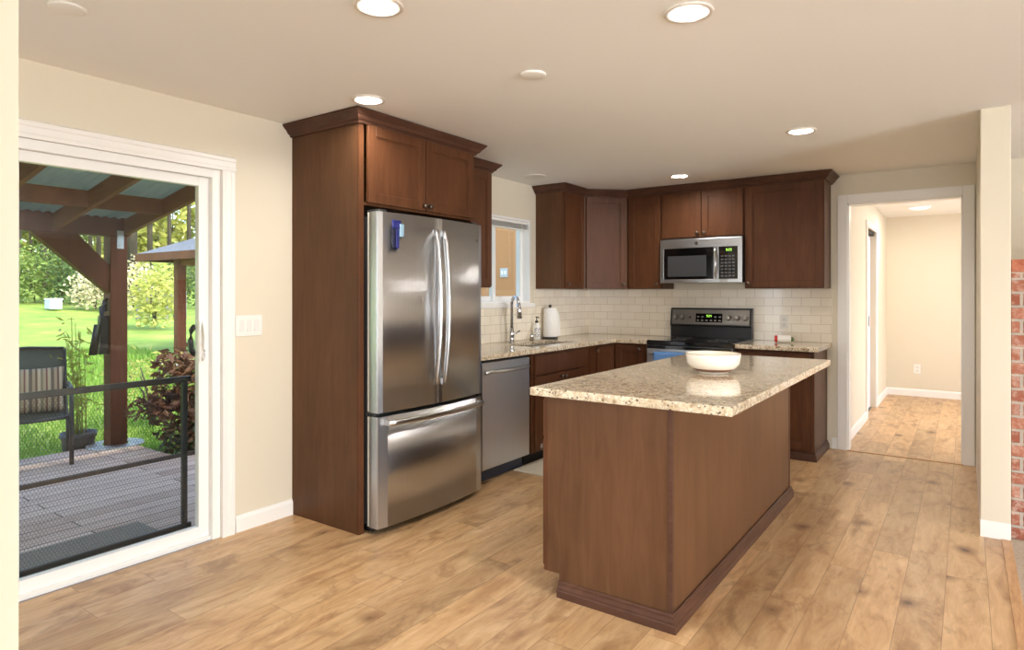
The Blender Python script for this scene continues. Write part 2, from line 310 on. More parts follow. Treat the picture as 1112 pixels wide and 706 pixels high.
# ------------------------------------------------------------------ mesh helpers
ROOTM = {}
def tag(o, label=None, cat=None, group=None, kind=None):
    if label: o['label'] = label
    if cat: o['category'] = cat
    if group: o['group'] = group
    if kind: o['kind'] = kind
    return o
def thing(name, loc, label, cat, group=None, rz=0.0):
    o = bpy.data.objects.new(name, None); C.objects.link(o)
    o.location = loc; o.rotation_euler = (0, 0, rz); o.empty_display_size = 0.1
    ROOTM[o.name] = Matrix.Translation(loc) @ Matrix.Rotation(rz, 4, 'Z')
    return tag(o, label, cat, group)
def frame(o, u, n):
    u = Vector(u).normalized(); n = Vector(n).normalized(); z = Vector((0, 0, 1))
    m = Matrix.Identity(4)
    for i in range(3): m[i][0] = u[i]; m[i][1] = n[i]; m[i][2] = z[i]; m[i][3] = o[i]
    return m
class MB:
    def __init__(s, T=None): s.b = bmesh.new(); s.T = T or Matrix.Identity(4)
    def _p(s, p): return s.T @ Vector(p)
    def box(s, x0, x1, y0, y1, z0, z1, bev=0.0, seg=2):
        vs_ = [s.b.verts.new(s._p((x, y, z))) for x in (x0, x1) for y in (y0, y1) for z in (z0, z1)]
        fs = [s.b.faces.new([vs_[i] for i in q]) for q in ((0, 1, 3, 2), (4, 6, 7, 5), (0, 4, 5, 1), (2, 3, 7, 6), (0, 2, 6, 4), (1, 5, 7, 3))]
        if bev:
            es = list({e for f in fs for e in f.edges})
            bmesh.ops.bevel(s.b, geom=es, offset=bev, segments=seg, affect='EDGES', profile=0.5)
        return s
    def ring(s, c, axis, r, n, ref=None):
        axis = Vector(axis).normalized()
        ref = Vector(ref) if ref else (Vector((0, 0, 1)) if abs(axis.z) < 0.9 else Vector((1, 0, 0)))
        a = axis.cross(ref).normalized(); b = axis.cross(a)
        ra, rb = (r if isinstance(r, (tuple, list)) else (r, r))
        return [s.b.verts.new(s._p(Vector(c) + a * (ra * math.cos(t)) + b * (rb * math.sin(t)))) for t in (2 * math.pi * i / n for i in range(n))]
    def skin(s, rings, cap=True, smooth=True, closed=False):
        n = len(rings[0]); pairs = list(zip(rings, rings[1:])) + ([(rings[-1], rings[0])] if closed else [])
        for r0, r1 in pairs:
            for i in range(n):
                f = s.b.faces.new((r0[i], r0[(i + 1) % n], r1[(i + 1) % n], r1[i])); f.smooth = smooth
        if cap and not closed:
            s.b.faces.new(rings[0]); s.b.faces.new(rings[-1])
        return s
    def tube(s, pts, r, n=10, cap=True, ref=None, closed=False):
        pts = [Vector(p) for p in pts]; rings = []
        N = len(pts)
        for i, p in enumerate(pts):
            a = pts[(i - 1) % N] if (closed or i > 0) else p
            b = pts[(i + 1) % N] if (closed or i < N - 1) else p
            ax = (b - a)
            rr = r[i] if isinstance(r, list) else r
            rings.append(s.ring(p, ax, rr, n, ref))
        return s.skin(rings, cap, True, closed)
    def cyl(s, p0, p1, r0, r1=None, n=20):
        return s.tube([p0, p1], [r0, r0 if r1 is None else r1], n)
    def lathe(s, prof, c=(0, 0, 0), axis=(0, 0, 1), n=32, cap=True):
        axis = Vector(axis).normalized(); rings = []
        for r, h in prof: rings.append(s.ring(Vector(c) + axis * h, axis, max(r, 1e-4), n))
        return s.skin(rings, cap)
    def sweep(s, path, prof, side=1.0, closed_prof=True):
        """mitred moulding: path = xy points, prof = (outward offset, z)"""
        P = [Vector((p[0], p[1])) for p in path]; rings = []
        for i, p in enumerate(P):
            d0 = (P[i] - P[i - 1]).normalized() if i else (P[1] - P[0]).normalized()
            d1 = (P[i + 1] - P[i]).normalized() if i < len(P) - 1 else d0
            n0 = Vector((d0.y, -d0.x)) * side; n1 = Vector((d1.y, -d1.x)) * side
            m = (n0 + n1); m = m / max(m.dot(n0), 1e-4)
            rings.append([s.b.verts.new(s._p((p.x + m.x * o, p.y + m.y * o, z))) for o, z in prof])
        return s.skin(rings, True, False)
    def poly(s, pts, d):
        d = Vector(d); a = [s.b.verts.new(s._p(p)) for p in pts]; b = [s.b.verts.new(s._p(Vector(p) + d)) for p in pts]
        return s.skin([a, b], True, False)
    def cells(s, xs, ys, z0, z1, keep, bev=0.004):
        V = {}
        def v(i, j, k):
            if (i, j, k) not in V: V[i, j, k] = s.b.verts.new(s._p((xs[i], ys[j], (z0, z1)[k])))
            return V[i, j, k]
        K = {(i, j) for i in range(len(xs) - 1) for j in range(len(ys) - 1) if keep((xs[i] + xs[i + 1]) / 2, (ys[j] + ys[j + 1]) / 2)}
        for i, j in K:
            s.b.faces.new((v(i, j, 1), v(i + 1, j, 1), v(i + 1, j + 1, 1), v(i, j + 1, 1)))
            s.b.faces.new((v(i, j, 0), v(i, j + 1, 0), v(i + 1, j + 1, 0), v(i + 1, j, 0)))
            for di, dj, a, b in ((-1, 0, (i, j), (i, j + 1)), (1, 0, (i + 1, j), (i + 1, j + 1)), (0, -1, (i, j), (i + 1, j)), (0, 1, (i, j + 1), (i + 1, j + 1))):
                if (i + di, j + dj) not in K: s.b.faces.new((v(*a, 0), v(*b, 0), v(*b, 1), v(*a, 1)))
        if bev:
            bmesh.ops.recalc_face_normals(s.b, faces=s.b.faces)
            es = [e for e in s.b.edges if len(e.link_faces) == 2 and e.calc_face_angle(0) > 1.0]
            bmesh.ops.bevel(s.b, geom=es, offset=bev, segments=2, affect='EDGES', profile=0.5)
        return s
    def door(s, x0, x1, z0, z1, t=0.02, rail=0.058, recess=0.009):
        """shaker door in local u (x), outward n (y), z"""
        b = 0.0018
        s.box(x0, x0 + rail, 0, t, z0, z1, b, 1); s.box(x1 - rail, x1, 0, t, z0, z1, b, 1)
        s.box(x0 + rail, x1 - rail, 0, t, z0, z0 + rail, b, 1); s.box(x0 + rail, x1 - rail, 0, t, z1 - rail, z1, b, 1)
        e = 0.008
        s.box(x0 + rail - .002, x1 - rail + .002, 0.001, t - recess, z0 + rail - .002, z1 - rail + .002)
        # small bead around the panel
        s.box(x0 + rail, x0 + rail + e, 0.001, t - recess * .5, z0 + rail, z1 - rail); s.box(x1 - rail - e, x1 - rail, 0.001, t - recess * .5, z0 + rail, z1 - rail)
        s.box(x0 + rail + e, x1 - rail - e, 0.001, t - recess * .5, z0 + rail, z0 + rail + e); s.box(x0 + rail + e, x1 - rail - e, 0.001, t - recess * .5, z1 - rail - e, z1 - rail)
        return s
    def build(s, name, mat, parent=None, flat=False):
        bmesh.ops.recalc_face_normals(s.b, faces=s.b.faces)
        me = bpy.data.meshes.new(name)
        o = bpy.data.objects.new(name, me); C.objects.link(o)
        if parent is not None:
            W = ROOTM[parent.name]; s.b.transform(W.inverted()); o.parent = parent; ROOTM[o.name] = W
        else: ROOTM[o.name] = Matrix.Identity(4)
        s.b.to_mesh(me); s.b.free(); me.materials.append(mat)
        return o
def raw(name, verts, faces, mat, parent=None, smooth=False):
    me = bpy.data.meshes.new(name); me.from_pydata(verts, [], faces)
    if smooth:
        for p in me.polygons: p.use_smooth = True
    me.materials.append(mat); o = bpy.data.objects.new(name, me); C.objects.link(o)
    if parent is not None:
        me.transform(ROOTM[parent.name].inverted()); o.parent = parent; ROOTM[o.name] = ROOTM[parent.name]
    else: ROOTM[o.name] = Matrix.Identity(4)
    return o
def recentre(o):
    """put a single-mesh thing's origin at the centre of its base"""
    me = o.data; n = len(me.vertices); xs = [v.co.x for v in me.vertices]; ys = [v.co.y for v in me.vertices]; zs = [v.co.z for v in me.vertices]
    c = Vector(((min(xs) + max(xs)) / 2, (min(ys) + max(ys)) / 2, min(zs)))
    me.transform(Matrix.Translation(-c)); o.location = c
    ROOTM[o.name] = Matrix.Translation(c); return o
def struct(name, mb, mat, parent=None):
    o = mb.build(name, mat, parent)
    if parent is None: o['kind'] = 'structure'
    return o
def copy_tree(o, parent=None):
    c = o.copy(); C.objects.link(c)
    if parent is not None: c.parent = parent
    for k in list(o.children): copy_tree(k, c)
    return c
def knob(parent, p, n, mat=None, name='knob'):
    return MB().lathe([(0.006, 0), (0.006, 0.012), (0.014, 0.016), (0.0165, 0.022), (0.014, 0.028), (0.004, 0.030)], p, n, 14).build(name, mat or M['bronze'], parent)

LW, BW, CH = -3.40, 6.25, 2.40
# ------------------------------------------------------------------ room shell
struct('floor', MB().box(LW, 0.175, -5.5, 6.25, -0.06, 0), M['floor'])
struct('floor_hall', MB().box(-0.92, 2.4, 6.25, 10.10, -0.06, 0), M['floor'])
struct('floor_carpet', MB().box(0.20, 7.0, -5.5, 6.25, -0.06, 0.006), M['carpet'])
struct('trim_1', MB().box(0.16, 0.205, -5.5, 4.458, 0.0, 0.007, 0.003), M['strip'])
struct('trim_2', MB().box(-0.845, -0.02, 6.225, 6.262, 0.0, 0.005, 0.002), M['strip'])
CANS = [(-1.727, 1.606), (-.835, 2.304), (-2.604, 2.349), (-.856, 4.391), (-2.056, 5.45)]
cb = bmesh.new(); ce = []
def loop(pts):
    v = [cb.verts.new(p) for p in pts]
    for i in range(len(v)): ce.append(cb.edges.new((v[i], v[(i + 1) % len(v)])))
loop([(LW - .12, -5.62, CH), (7.12, -5.62, CH), (7.12, 6.37, CH), (LW - .12, 6.37, CH)])
for x, y in CANS: loop([(x + .068 * math.cos(a), y + .068 * math.sin(a), CH) for a in [2 * math.pi * k / 40 for k in range(40)]])
bmesh.ops.triangle_fill(cb, edges=ce, use_beauty=True, normal=(0, 0, -1))
cb2 = MB(); cb2.box(LW - .12, 7.12, -5.62, 6.37, CH + .10, CH + .20)
me_ = bpy.data.meshes.new('tmp'); cb.to_mesh(me_); cb.free(); cb2.b.from_mesh(me_); bpy.data.meshes.remove(me_)
struct('ceiling', cb2, M['ceiling'])
struct('ceiling_hall', MB().box(-1.0, 2.5, 6.37, 10.2, CH, CH + .1), M['ceiling'])
# left wall with the sliding door (y 0.16..1.99) and the sink window (y 4.30..5.10)
WY0, WY1, WZ0, WZ1 = 4.29, 5.10, 1.275, 2.065
wm = MB(); X0, X1 = LW - .16, LW
wm.box(X0, X1, -0.6, 0.14, 0, CH); wm.box(X0, X1, 0.14, 1.985, 2.055, CH); wm.box(X0, X1, 1.985, WY0, 0, CH)
wm.box(X0, X1, WY0, WY1, 0, WZ0); wm.box(X0, X1, WY0, WY1, WZ1, CH); wm.box(X0, X1, WY1, 6.37, 0, CH)
wm.box(X0, X1, -5.62, -2.9, 0, CH); wm.box(X0, X1, -2.9, -0.9, 0, .45); wm.box(X0, X1, -2.9, -0.9, 2.15, CH); wm.box(X0, X1, -0.9, -0.6, 0, CH)
struct('wall_left', wm, M['wall'])
# back wall with the hall opening
DX0, DX1, DZ = -0.845, -0.018, 2.150
bm_ = MB(); bm_.box(LW - .12, DX0, BW, BW + .12, 0, CH); bm_.box(DX0, DX1, BW, BW + .12, DZ, CH); bm_.box(DX1, 7.12, BW, BW + .12, 0, CH)
struct('wall_back', bm_, M['wall'])
struct('wall_right', MB().box(7.0, 7.12, -5.62, -1.9, 0, CH).box(7.0, 7.12, 3.9, 6.25, 0, CH).box(7.0, 7.12, -1.9, 3.9, 0, .2).box(7.0, 7.12, -1.9, 3.9, 2.25, CH), M['wall'])
struct('wall_rear', MB().box(LW, -.7, -5.62, -5.5, 0, CH).box(5.1, 7.0, -5.62, -5.5, 0, CH).box(-.7, 5.1, -5.62, -5.5, 0, .2).box(-.7, 5.1, -5.62, -5.5, 2.25, CH), M['wall'])
struct('wall_divider', MB().box(-1.335, -1.206, -5.5, 0.371, 0, CH), M['wall'])
struct('wall_light_blocker', MB().box(.95, 3.3, -.46, -.34, 0, CH).box(.95, 1.07, -.34, .55, 0, CH), M['wall'])  # added out of view to shade the divider wall from the fill lamps
struct('wall_wing', MB().box(0.066, 0.202, 4.462, BW, 0, CH, 0.004), M['wall'])
# hall
struct('wall_hall_left', MB().box(-1.0, -0.885, 6.37, 7.93, 0, CH).box(-1.0, -0.885, 7.93, 8.80, 2.10, CH).box(-1.0, -0.885, 8.80, 10.10, 0, CH), M['wall'])
struct('wall_hall_back', MB().box(-1.0, 2.4, 10.08, 10.2, 0, CH), M['wall'])
struct('wall_hall_right', MB().box(2.36, 2.48, 6.37, 7.3, 0, CH).box(2.36, 2.48, 9.1, 10.08, 0, CH).box(2.36, 2.48, 7.3, 9.1, 0, .6).box(2.36, 2.48, 7.3, 9.1, 2.2, CH), M['wall'])
# tiled backsplash, cream subway tile
struct('trim_3', MB().box(LW + .004, -0.962, BW - .012, BW - .0005, .93, 1.412), M['tile_x'])
struct('trim_4', MB().box(LW + .0005, LW + .012, 3.50, 4.235, .93, 1.412).box(LW + .0005, LW + .012, 4.235, 5.15, .93, 1.235).box(LW + .0005, LW + .012, 5.15, BW - .012, .93, 1.412), M['tile_y'])
# baseboards
def bb(name, path, side): struct(name, MB().sweep(path, [(0, 0), (0.013, 0), (0.013, .075), (0.007, .092), (0, .095)], side), M['white'])
bb('baseboard_left', [(LW + .0005, 2.068), (LW + .0005, 2.445)], 1)
bb('baseboard_back', [(-0.965, BW - .0005), (-0.922, BW - .0005)], 1)
bb('baseboard_wing', [(0.0655, BW - .001), (0.0655, 4.4615), (0.2025, 4.4615)], -1)
bb('baseboard_hall_left', [(-0.8845, 6.372), (-0.8845, 7.86)], 1)
bb('baseboard_hall_corner', [(-0.8845, 8.87), (-0.8845, 10.0795), (2.35, 10.0795)], 1)
bb('baseboard_divider', [(-1.3355, -5.4), (-1.3355, .3715), (-1.2055, .3715), (-1.2055, -5.4)], -1)

# hall opening casing
d2 = struct('door_2', MB().box(DX0 - .075, DX0 + .003, BW - .018, BW - .0005, 0, DZ + .075, .004).box(DX1 - .003, DX1 + .075, BW - .018, BW - .0005, 0, DZ + .075, .004)
            .box(DX0 + .003, DX1 - .003, BW - .018, BW - .0005, DZ - .003, DZ + .075, .004), M['white'])
MB().box(DX0 - .0005, DX0 + .014, BW - .0005, BW + .125, 0, DZ).box(DX1 - .014, DX1 + .0005, BW - .0005, BW + .125, 0, DZ).box(DX0, DX1, BW - .0005, BW + .125, DZ - .014, DZ + .0005).build('jamb', M['white'], d2)
# white door in the hall's left wall
d3 = struct('door_3', MB().box(-0.8845, -0.868, 7.865, 7.935, 0, 2.165, .003).box(-0.8845, -0.868, 8.795, 8.865, 0, 2.165, .003).box(-0.8845, -0.868, 7.935, 8.795, 2.095, 2.165, .003), M['white'])
MB().box(-0.975, -0.94, 7.935, 8.795, .012, 2.05, .003).build('door_leaf', plain('cool_white_door_paint', (226, 226, 232), 0.4), d3)
MB().box(-0.9399, -0.936, 8.62, 8.66, .98, 1.10, .001).build('flush_pull', plain('dark_bronze', (70, 64, 58), 0.4, 0.8), d3)
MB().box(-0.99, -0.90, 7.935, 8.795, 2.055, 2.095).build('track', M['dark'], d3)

# ------------------------------------------------------------------ sliding glass door
d1 = struct('door_1', MB().box(LW - .17, LW - .002, 1.935, 1.983, 0, 2.052, .002).box(LW - .17, LW - .002, .14, .188, 0, 2.052, .002)
            .box(LW - .17, LW - .002, .188, 1.935, 2.005, 2.052, .002).box(LW - .17, LW - .012, .188, 1.935, 0.0, .022, .002), M['vinyl'])
cas = MB()
prof = [(0, 0.0), (0, 0.022), (.018, .022), (.022, .017), (.050, .017), (.056, .022), (.074, .022), (.082, .008), (.082, 0)]
def casing_leg(mb, yb, s_, z1):
    pts = [(LW + .0006 + d, yb + s_ * w, 0.0) for w, d in prof]; mb.poly(pts, (0, 0, z1))
casing_leg(cas, 1.982, 1, 2.055); casing_leg(cas, .145, -1, 2.055)
cas.poly([(LW + .0006 + d, .064, 2.052 + w) for w, d in prof], (0, 2.0, 0))
cas.build('casing', M['white'], d1)
for i, (y0, y1, x) in enumerate(((1.0, 1.934, LW - .055), (.19, 1.075, LW - .105))):
    sw, rb, rt = .058, .06, .05
    sash = MB().box(x - .02, x + .02, y0, y0 + sw, .022, 2.004, .003).box(x - .02, x + .02, y1 - sw, y1, .022, 2.004, .003)
    sash.box(x - .02, x + .02, y0 + sw, y1 - sw, .022, .022 + rb, .003).box(x - .02, x + .02, y0 + sw, y1 - sw, 2.004 - rt, 2.004, .003)
    p_ = sash.build('sash', M['vinyl'], d1)
    MB().box(x - .006, x - .002, y0 + sw - .004, y1 - sw + .004, .022 + rb - .004, 2.004 - rt + .004).build('pane', M['glass'], p_)
    if i == 0:
        hb = MB().tube([(x + .02, 1.895, 1.00), (x + .04, 1.895, 1.02), (x + .052, 1.895, 1.06), (x + .052, 1.895, 1.13), (x + .04, 1.895, 1.18), (x + .02, 1.895, 1.20)], (.009, .012), 10)
        hb.box(x + .0195, x + .026, 1.878, 1.912, .985, 1.215, .003)
        hb.build('handle', M['vinyl'], d1)
        MB().tube([(x - .02, 1.872, 1.03), (x - .05, 1.872, 1.05), (x - .058, 1.872, 1.105), (x - .05, 1.872, 1.16), (x - .02, 1.872, 1.18)], (.014, .016), 10).build('outside_handle', M['black'], d1)

# ------------------------------------------------------------------ sink window
w1 = struct('window_1', MB().box(LW - .15, LW - .0005, WY0 + .0005, WY0 + .02, WZ0, WZ1).box(LW - .15, LW - .0005, WY1 - .02, WY1 - .0005, WZ0, WZ1)
            .box(LW - .15, LW - .0005, WY0 + .02, WY1 - .02, WZ1 - .02, WZ1 - .0005).box(LW - .15, LW - .0005, WY0 + .02, WY1 - .02, WZ0 + .0005, WZ0 + .02), M['vinyl'])
MB().box(LW - .1, LW + .03, WY0 - .05, WY1 + .045, WZ0 - .038, WZ0 - .0005, .004).build('sill', M['white'], w1)
for y0, y1, x in ((4.31, 4.66, LW - .11), (4.60, 5.08, LW - .085)):
    sw = .045
    p_ = MB().box(x - .015, x + .015, y0, y0 + sw, WZ0 + .021, WZ1 - .021, .003).box(x - .015, x + .015, y1 - sw, y1, WZ0 + .021, WZ1 - .021, .003) \
        .box(x - .015, x + .015, y0 + sw, y1 - sw, WZ0 + .021, WZ0 + .021 + sw, .003).box(x - .015, x + .015, y0 + sw, y1 - sw, WZ1 - .021 - sw, WZ1 - .021, .003).build('sash', M['vinyl'], w1)
    MB().box(x - .004, x, y0 + sw - .003, y1 - sw + .003, WZ0 + .021 + sw - .003, WZ1 - .018 - sw).build('pane', M['glass'], p_)
bl = thing('mini_blind', (LW - .03, 4.69, 2.0), 'white mini blind drawn up to the head of the window above the sink', 'blind')
MB().box(LW - .045, LW - .008, WY0 + .025, WY1 - .025, WZ1 - .048, WZ1 - .0215, .002).build('head_rail', M['white'], bl)
mbl = MB()
for k in range(7): mbl.box(LW - .044, LW - .012, WY0 + .03, WY1 - .03, WZ1 - .056 - k * .0055, WZ1 - .0535 - k * .0055)
mbl.build('slats', plain('grey_slats', (206, 204, 200), .4), bl)
MB().box(LW - .043, LW - .013, WY0 + .03, WY1 - .03, WZ1 - .106, WZ1 - .094, .002).build('bottom_rail', M['white'], bl)
MB().cyl((LW - .012, 4.98, WZ1 - .05), (LW - .010, 5.0, 1.55), .0025, n=6).build('wand', M['plastic_white'], bl)

# ------------------------------------------------------------------ refrigerator cabinet
PX = -2.79
rc = thing('refrigerator_cabinet', (-3.1, 2.98, 0), 'tall dark brown cabinet surround boxing in the stainless refrigerator', 'cabinet')
MB().box(LW + .001, PX - .019, 2.447, 2.466, 0.001, 2.352, .001).build('side_panel', M['panel'], rc)
MB().box(LW + .001, PX - .019, 3.462, 3.481, 0.001, 2.352, .001).build('side_panel', M['panel'], rc)
MB().box(PX - .019, PX, 2.446, 2.484, 0.001, 2.352, .0015).box(PX - .019, PX, 3.444, 3.482, 0.001, 2.352, .0015).box(PX - .019, PX, 2.484, 3.444, 2.335, 2.352).box(PX - .019, PX, 2.484, 3.444, 1.868, 1.885).build('face_frame', M['wood'], rc)
MB().box(LW + .001, PX - .019, 2.466, 3.462, 1.868, 1.885).box(LW + .001, PX - .019, 2.466, 3.462, 2.335, 2.352).build('carcass', M['wood'], rc)
for y0, y1, ky in ((2.500, 2.975, 2.953), (2.981, 3.456, 3.003)):
    f_ = frame((PX, y1, 0), (0, -1, 0), (1, 0, 0))
    dd = MB(f_).door(0, y1 - y0, 1.882, 2.325).build('door', M['wood'], rc)
    knob(dd, (PX + .02, ky, 1.912), (1, 0, 0))
CROWN = [(0, 2.325), (.012, 2.325), (.016, 2.336), (.030, 2.345), (.040, 2.362), (.046, 2.366), (.062, 2.384), (.066, 2.386), (.066, 2.396), (0, 2.396)]
MB().sweep([(LW + .001, 2.446), (PX + .0005, 2.446), (PX + .0005, 3.482), (LW + .001, 3.482)], CROWN, 1).build('crown_moulding', M['mould'], rc)

# ------------------------------------------------------------------ refrigerator
rf = thing('refrigerator', (-3.0, 2.96, 0), 'stainless steel french door refrigerator with bottom freezer drawer', 'refrigerator')
FX = -2.685
MB().box(-3.33, -2.775, 2.497, 3.435, .05, 1.80, .004).build('body', M['charcoal'], rf)
MB().box(-3.30, -2.80, 2.51, 3.42, .012, .05).box(-2.80, -2.745, 2.50, 3.43, .012, .04, .003).build('kick_grille', M['black'], rf)
def bowed(y0, y1, z0, z1, name, mat=None):
    """door skin with a gently convex front over the full width of the appliance"""
    mb = MB(); N = 14; pts = []
    def fx(y): t = (y - 2.963) / .47; return FX + .030 * (1 - t * t)
    ys = [y0 + (y1 - y0) * k / N for k in range(N + 1)]
    loop = [(FX - .07, y0)] + [(fx(y0) - .012, y0)] + [(fx(y0) - .003, y0 + .003)] + [(fx(y), y) for y in ys[1:-1]] + [(fx(y1) - .003, y1 - .003), (fx(y1) - .012, y1)] + [(FX - .07, y1)]
    r0 = [mb.b.verts.new((x, y, z0)) for x, y in loop]; r1 = [mb.b.verts.new((x, y, z1)) for x, y in loop]
    n = len(loop)
    for i in range(n):
        f = mb.b.faces.new((r0[i], r0[(i + 1) % n], r1[(i + 1) % n], r1[i])); f.smooth = 2 < i < n - 4
    mb.b.faces.new(r0); mb.b.faces.new(r1)
    return mb.build(name, M['steel'], rf)
def liner(y0, y1, z0, z1, par):
    MB().box(-2.772, FX - .0702, y0 + .001, y1 - .001, z0 + .003, z1 - .003, .003).build('door_edge', M['door_side'], par)
for y0, y1, hy in ((2.492, 2.961, 2.928), (2.965, 3.434, 3.004)):
    dd = bowed(y0, y1, .690, 1.826, 'door'); liner(y0, y1, .690, 1.826, dd)
    pts = []
    for k in range(15):
        t = k / 14; z = .80 + t * .955; pts.append((FX + .044 + .036 * math.sin(math.pi * t) ** .8, hy, z))
    h = MB().tube(pts, (.016, .013), 12, ref=(0, 1, 0))
    h.box(FX + .020, FX + .052, hy - .011, hy + .011, .80, .84, .003).box(FX + .020, FX + .052, hy - .011, hy + .011, 1.715, 1.755, .003)
    h.build('handle', M['steel'], dd)
    MB().box(-2.80, -2.70, (y0 + .02 if hy < 2.95 else y1 - .08), (y0 + .08 if hy < 2.95 else y1 - .02), 1.8265, 1.842, .003).build('hinge_cover', M['charcoal'], dd)
    if hy > 2.95:
        bd = MB().lathe([(.017, 0), (.017, .003), (.014, .0042)], (FX + .0035, 3.362, 1.715), (1, 0, 0), 24).build('badge', M['chrome'], dd)
        MB().tube([(FX + .0082, 3.362 + .010 * math.cos(a) * (1 + .35 * math.sin(3 * a)), 1.715 + .010 * math.sin(a) * (1 + .3 * math.cos(2 * a))) for a in [2 * math.pi * k / 24 for k in range(24)]], .0012, 6, closed=True).build('emblem', M['charcoal'], bd)
fd = bowed(2.492, 3.434, .040, .668, 'freezer_drawer'); liner(2.492, 3.434, .040, .668, fd)
pts = []
for k in range(17):
    t = k / 16; pts.append((FX + .040 + .036 * math.sin(math.pi * t) ** .7, 2.535 + t * .86, .632))
MB().tube(pts, (.010, .017), 12).box(FX + .0, FX + .04, 2.535, 2.575, .617, .647, .003).box(FX + .0, FX + .04, 3.355, 3.395, .617, .647, .003).build('handle', M['steel_h'], fd)
MB().box(-2.77, -2.72, 2.497, 2.54, .670, .688, .002).build('hinge', M['charcoal'], rf)
# magnetic clip
DX_ = FX; FX = FX + .006
mc = thing('magnetic_clip', (FX + .012, 2.617, 1.63), 'navy and pale blue magnetic clip stuck on the left refrigerator door', 'clip')
MB().box(FX + .009, FX + .022, 2.582, 2.648, 1.735, 1.783, .004).build('grip', M['blue'], mc)
MB().box(FX + .009, FX + .020, 2.582, 2.604, 1.625, 1.735, .003).build('jaw', plain('dark_navy_plastic', (24, 26, 60), .4), mc)
MB().box(FX + .009, FX + .020, 2.610, 2.634, 1.622, 1.735, .003).build('jaw', M['blue'], mc)
MB().box(FX + .009, FX + .026, 2.634, 2.668, 1.690, 1.765, .006).build('cap', M['lightblue'], mc)

# ------------------------------------------------------------------ wall cabinets
def wall_cab(label, o, u, n, w, z0, z1, depth, doors, side_lip=0.0):
    """o = back corner at the front face, u along the face, n outward; doors = [(x0,x1,knob side)]"""
    t = thing('upper_cabinet', Vector(o) - Vector(n) * depth * .5 + Vector(u) * w * .5 + Vector((0, 0, z0)), label, 'cabinet', rz=0)
    f_ = frame(o, u, n)
    MB(f_).box(0, w, -depth, -.019, z0, z1, .0012, 1).build('carcass', M['panel'], t)
    MB(f_).box(.0, w, -.0188, 0, z0, z1, .001, 1).build('face_frame', M['wood'], t)
    for x0, x1, ks in doors:
        dd = MB(frame(Vector(o) + Vector(n) * .0005, u, n)).door(x0, x1, z0 + .008, z1 - .03).build('door', M['wood'], t)
        kx = x0 + .03 if ks < 0 else x1 - .03
        knob(dd, f_ @ Vector((kx, .0205, z0 + .045)), n, M['bronze'] if 'bronze' in M else None)
    return t
M['bronze'] = plain('dark_pewter', (104, 92, 82), .32, .9)
ZU0, ZU1 = 1.412, 2.352
# between the refrigerator and the window
wall_cab('narrow dark wood wall cabinet between the refrigerator and the sink window', (-3.095, 4.075, 0), (0, -1, 0), (1, 0, 0), .590, ZU0, ZU1, .304, [(.012, .578, 1)])
# crown on it belongs to that cabinet
c2 = [o for o in C.objects if o.name == 'upper_cabinet'][0]
MB().sweep([(-3.0945, 3.484), (-3.0945, 4.0755), (LW + .001, 4.0755)], CROWN, 1).build('crown_moulding', M['mould'], c2)
# left wall, by the corner
wall_cab('dark wood wall cabinet right of the sink window, plain side facing the fridge', (-3.095, 5.595, 0), (0, -1, 0), (1, 0, 0), .400, ZU0, ZU1, .304, [(.02, .375, 1)])
# diagonal corner cabinet
dg = thing('corner_upper_cabinet', (-3.2, 6.05, ZU0), 'diagonal dark wood wall cabinet fitted across the room corner', 'cabinet')
CA, CB = Vector((-3.093, 5.598, 0)), Vector((-2.772, 5.919, 0))
MB().poly([(LW + .001, 5.598, ZU0), (-3.093, 5.598, ZU0), (-2.772, 5.919, ZU0), (-2.772, BW - .013, ZU0), (LW + .013, BW - .013, ZU0)], (0, 0, ZU1 - ZU0)).build('carcass', M['panel'], dg)
uu = (CA - CB).normalized(); nn = Vector((1, -1, 0)).normalized(); ww = (CA - CB).length
dd = MB(frame(CB + nn * .0005, uu, nn)).door(.022, ww - .022, ZU0 + .008, ZU1 - .03).build('door', M['wood'], dg)
knob(dd, frame(CB, uu, nn) @ Vector((.052, .0205, ZU0 + .045)), nn, M['bronze'])
# back wall
wall_cab('tall narrow dark wood wall cabinet left of the microwave', (-2.412, 5.92, 0), (-1, 0, 0), (0, -1, 0), .359, ZU0, ZU1, .316, [(.008, .340, -1)])
wall_cab('short two door dark wood wall cabinet above the microwave', (-1.627, 5.92, 0), (-1, 0, 0), (0, -1, 0), .782, 1.888, ZU1, .316, [(.010, .388, 1), (.394, .772, -1)])
wall_cab('wide single door dark wood wall cabinet right of the microwave', (-.972, 5.92, 0), (-1, 0, 0), (0, -1, 0), .653, ZU0, ZU1, .316, [(.010, .640, 1)])
cm = thing('crown_moulding', (-2.4, 5.9, 2.3), 'dark wood crown moulding running along the cabinets around the stove corner', 'moulding')
MB().sweep([(LW + .001, 5.1945), (-3.0945, 5.1945), (-3.0945, 5.596), (-2.772, 5.9195), (-.9715, 5.9195), (-.9715, BW - .001)], CROWN, 1).build('crown_strip', M['mould'], cm)

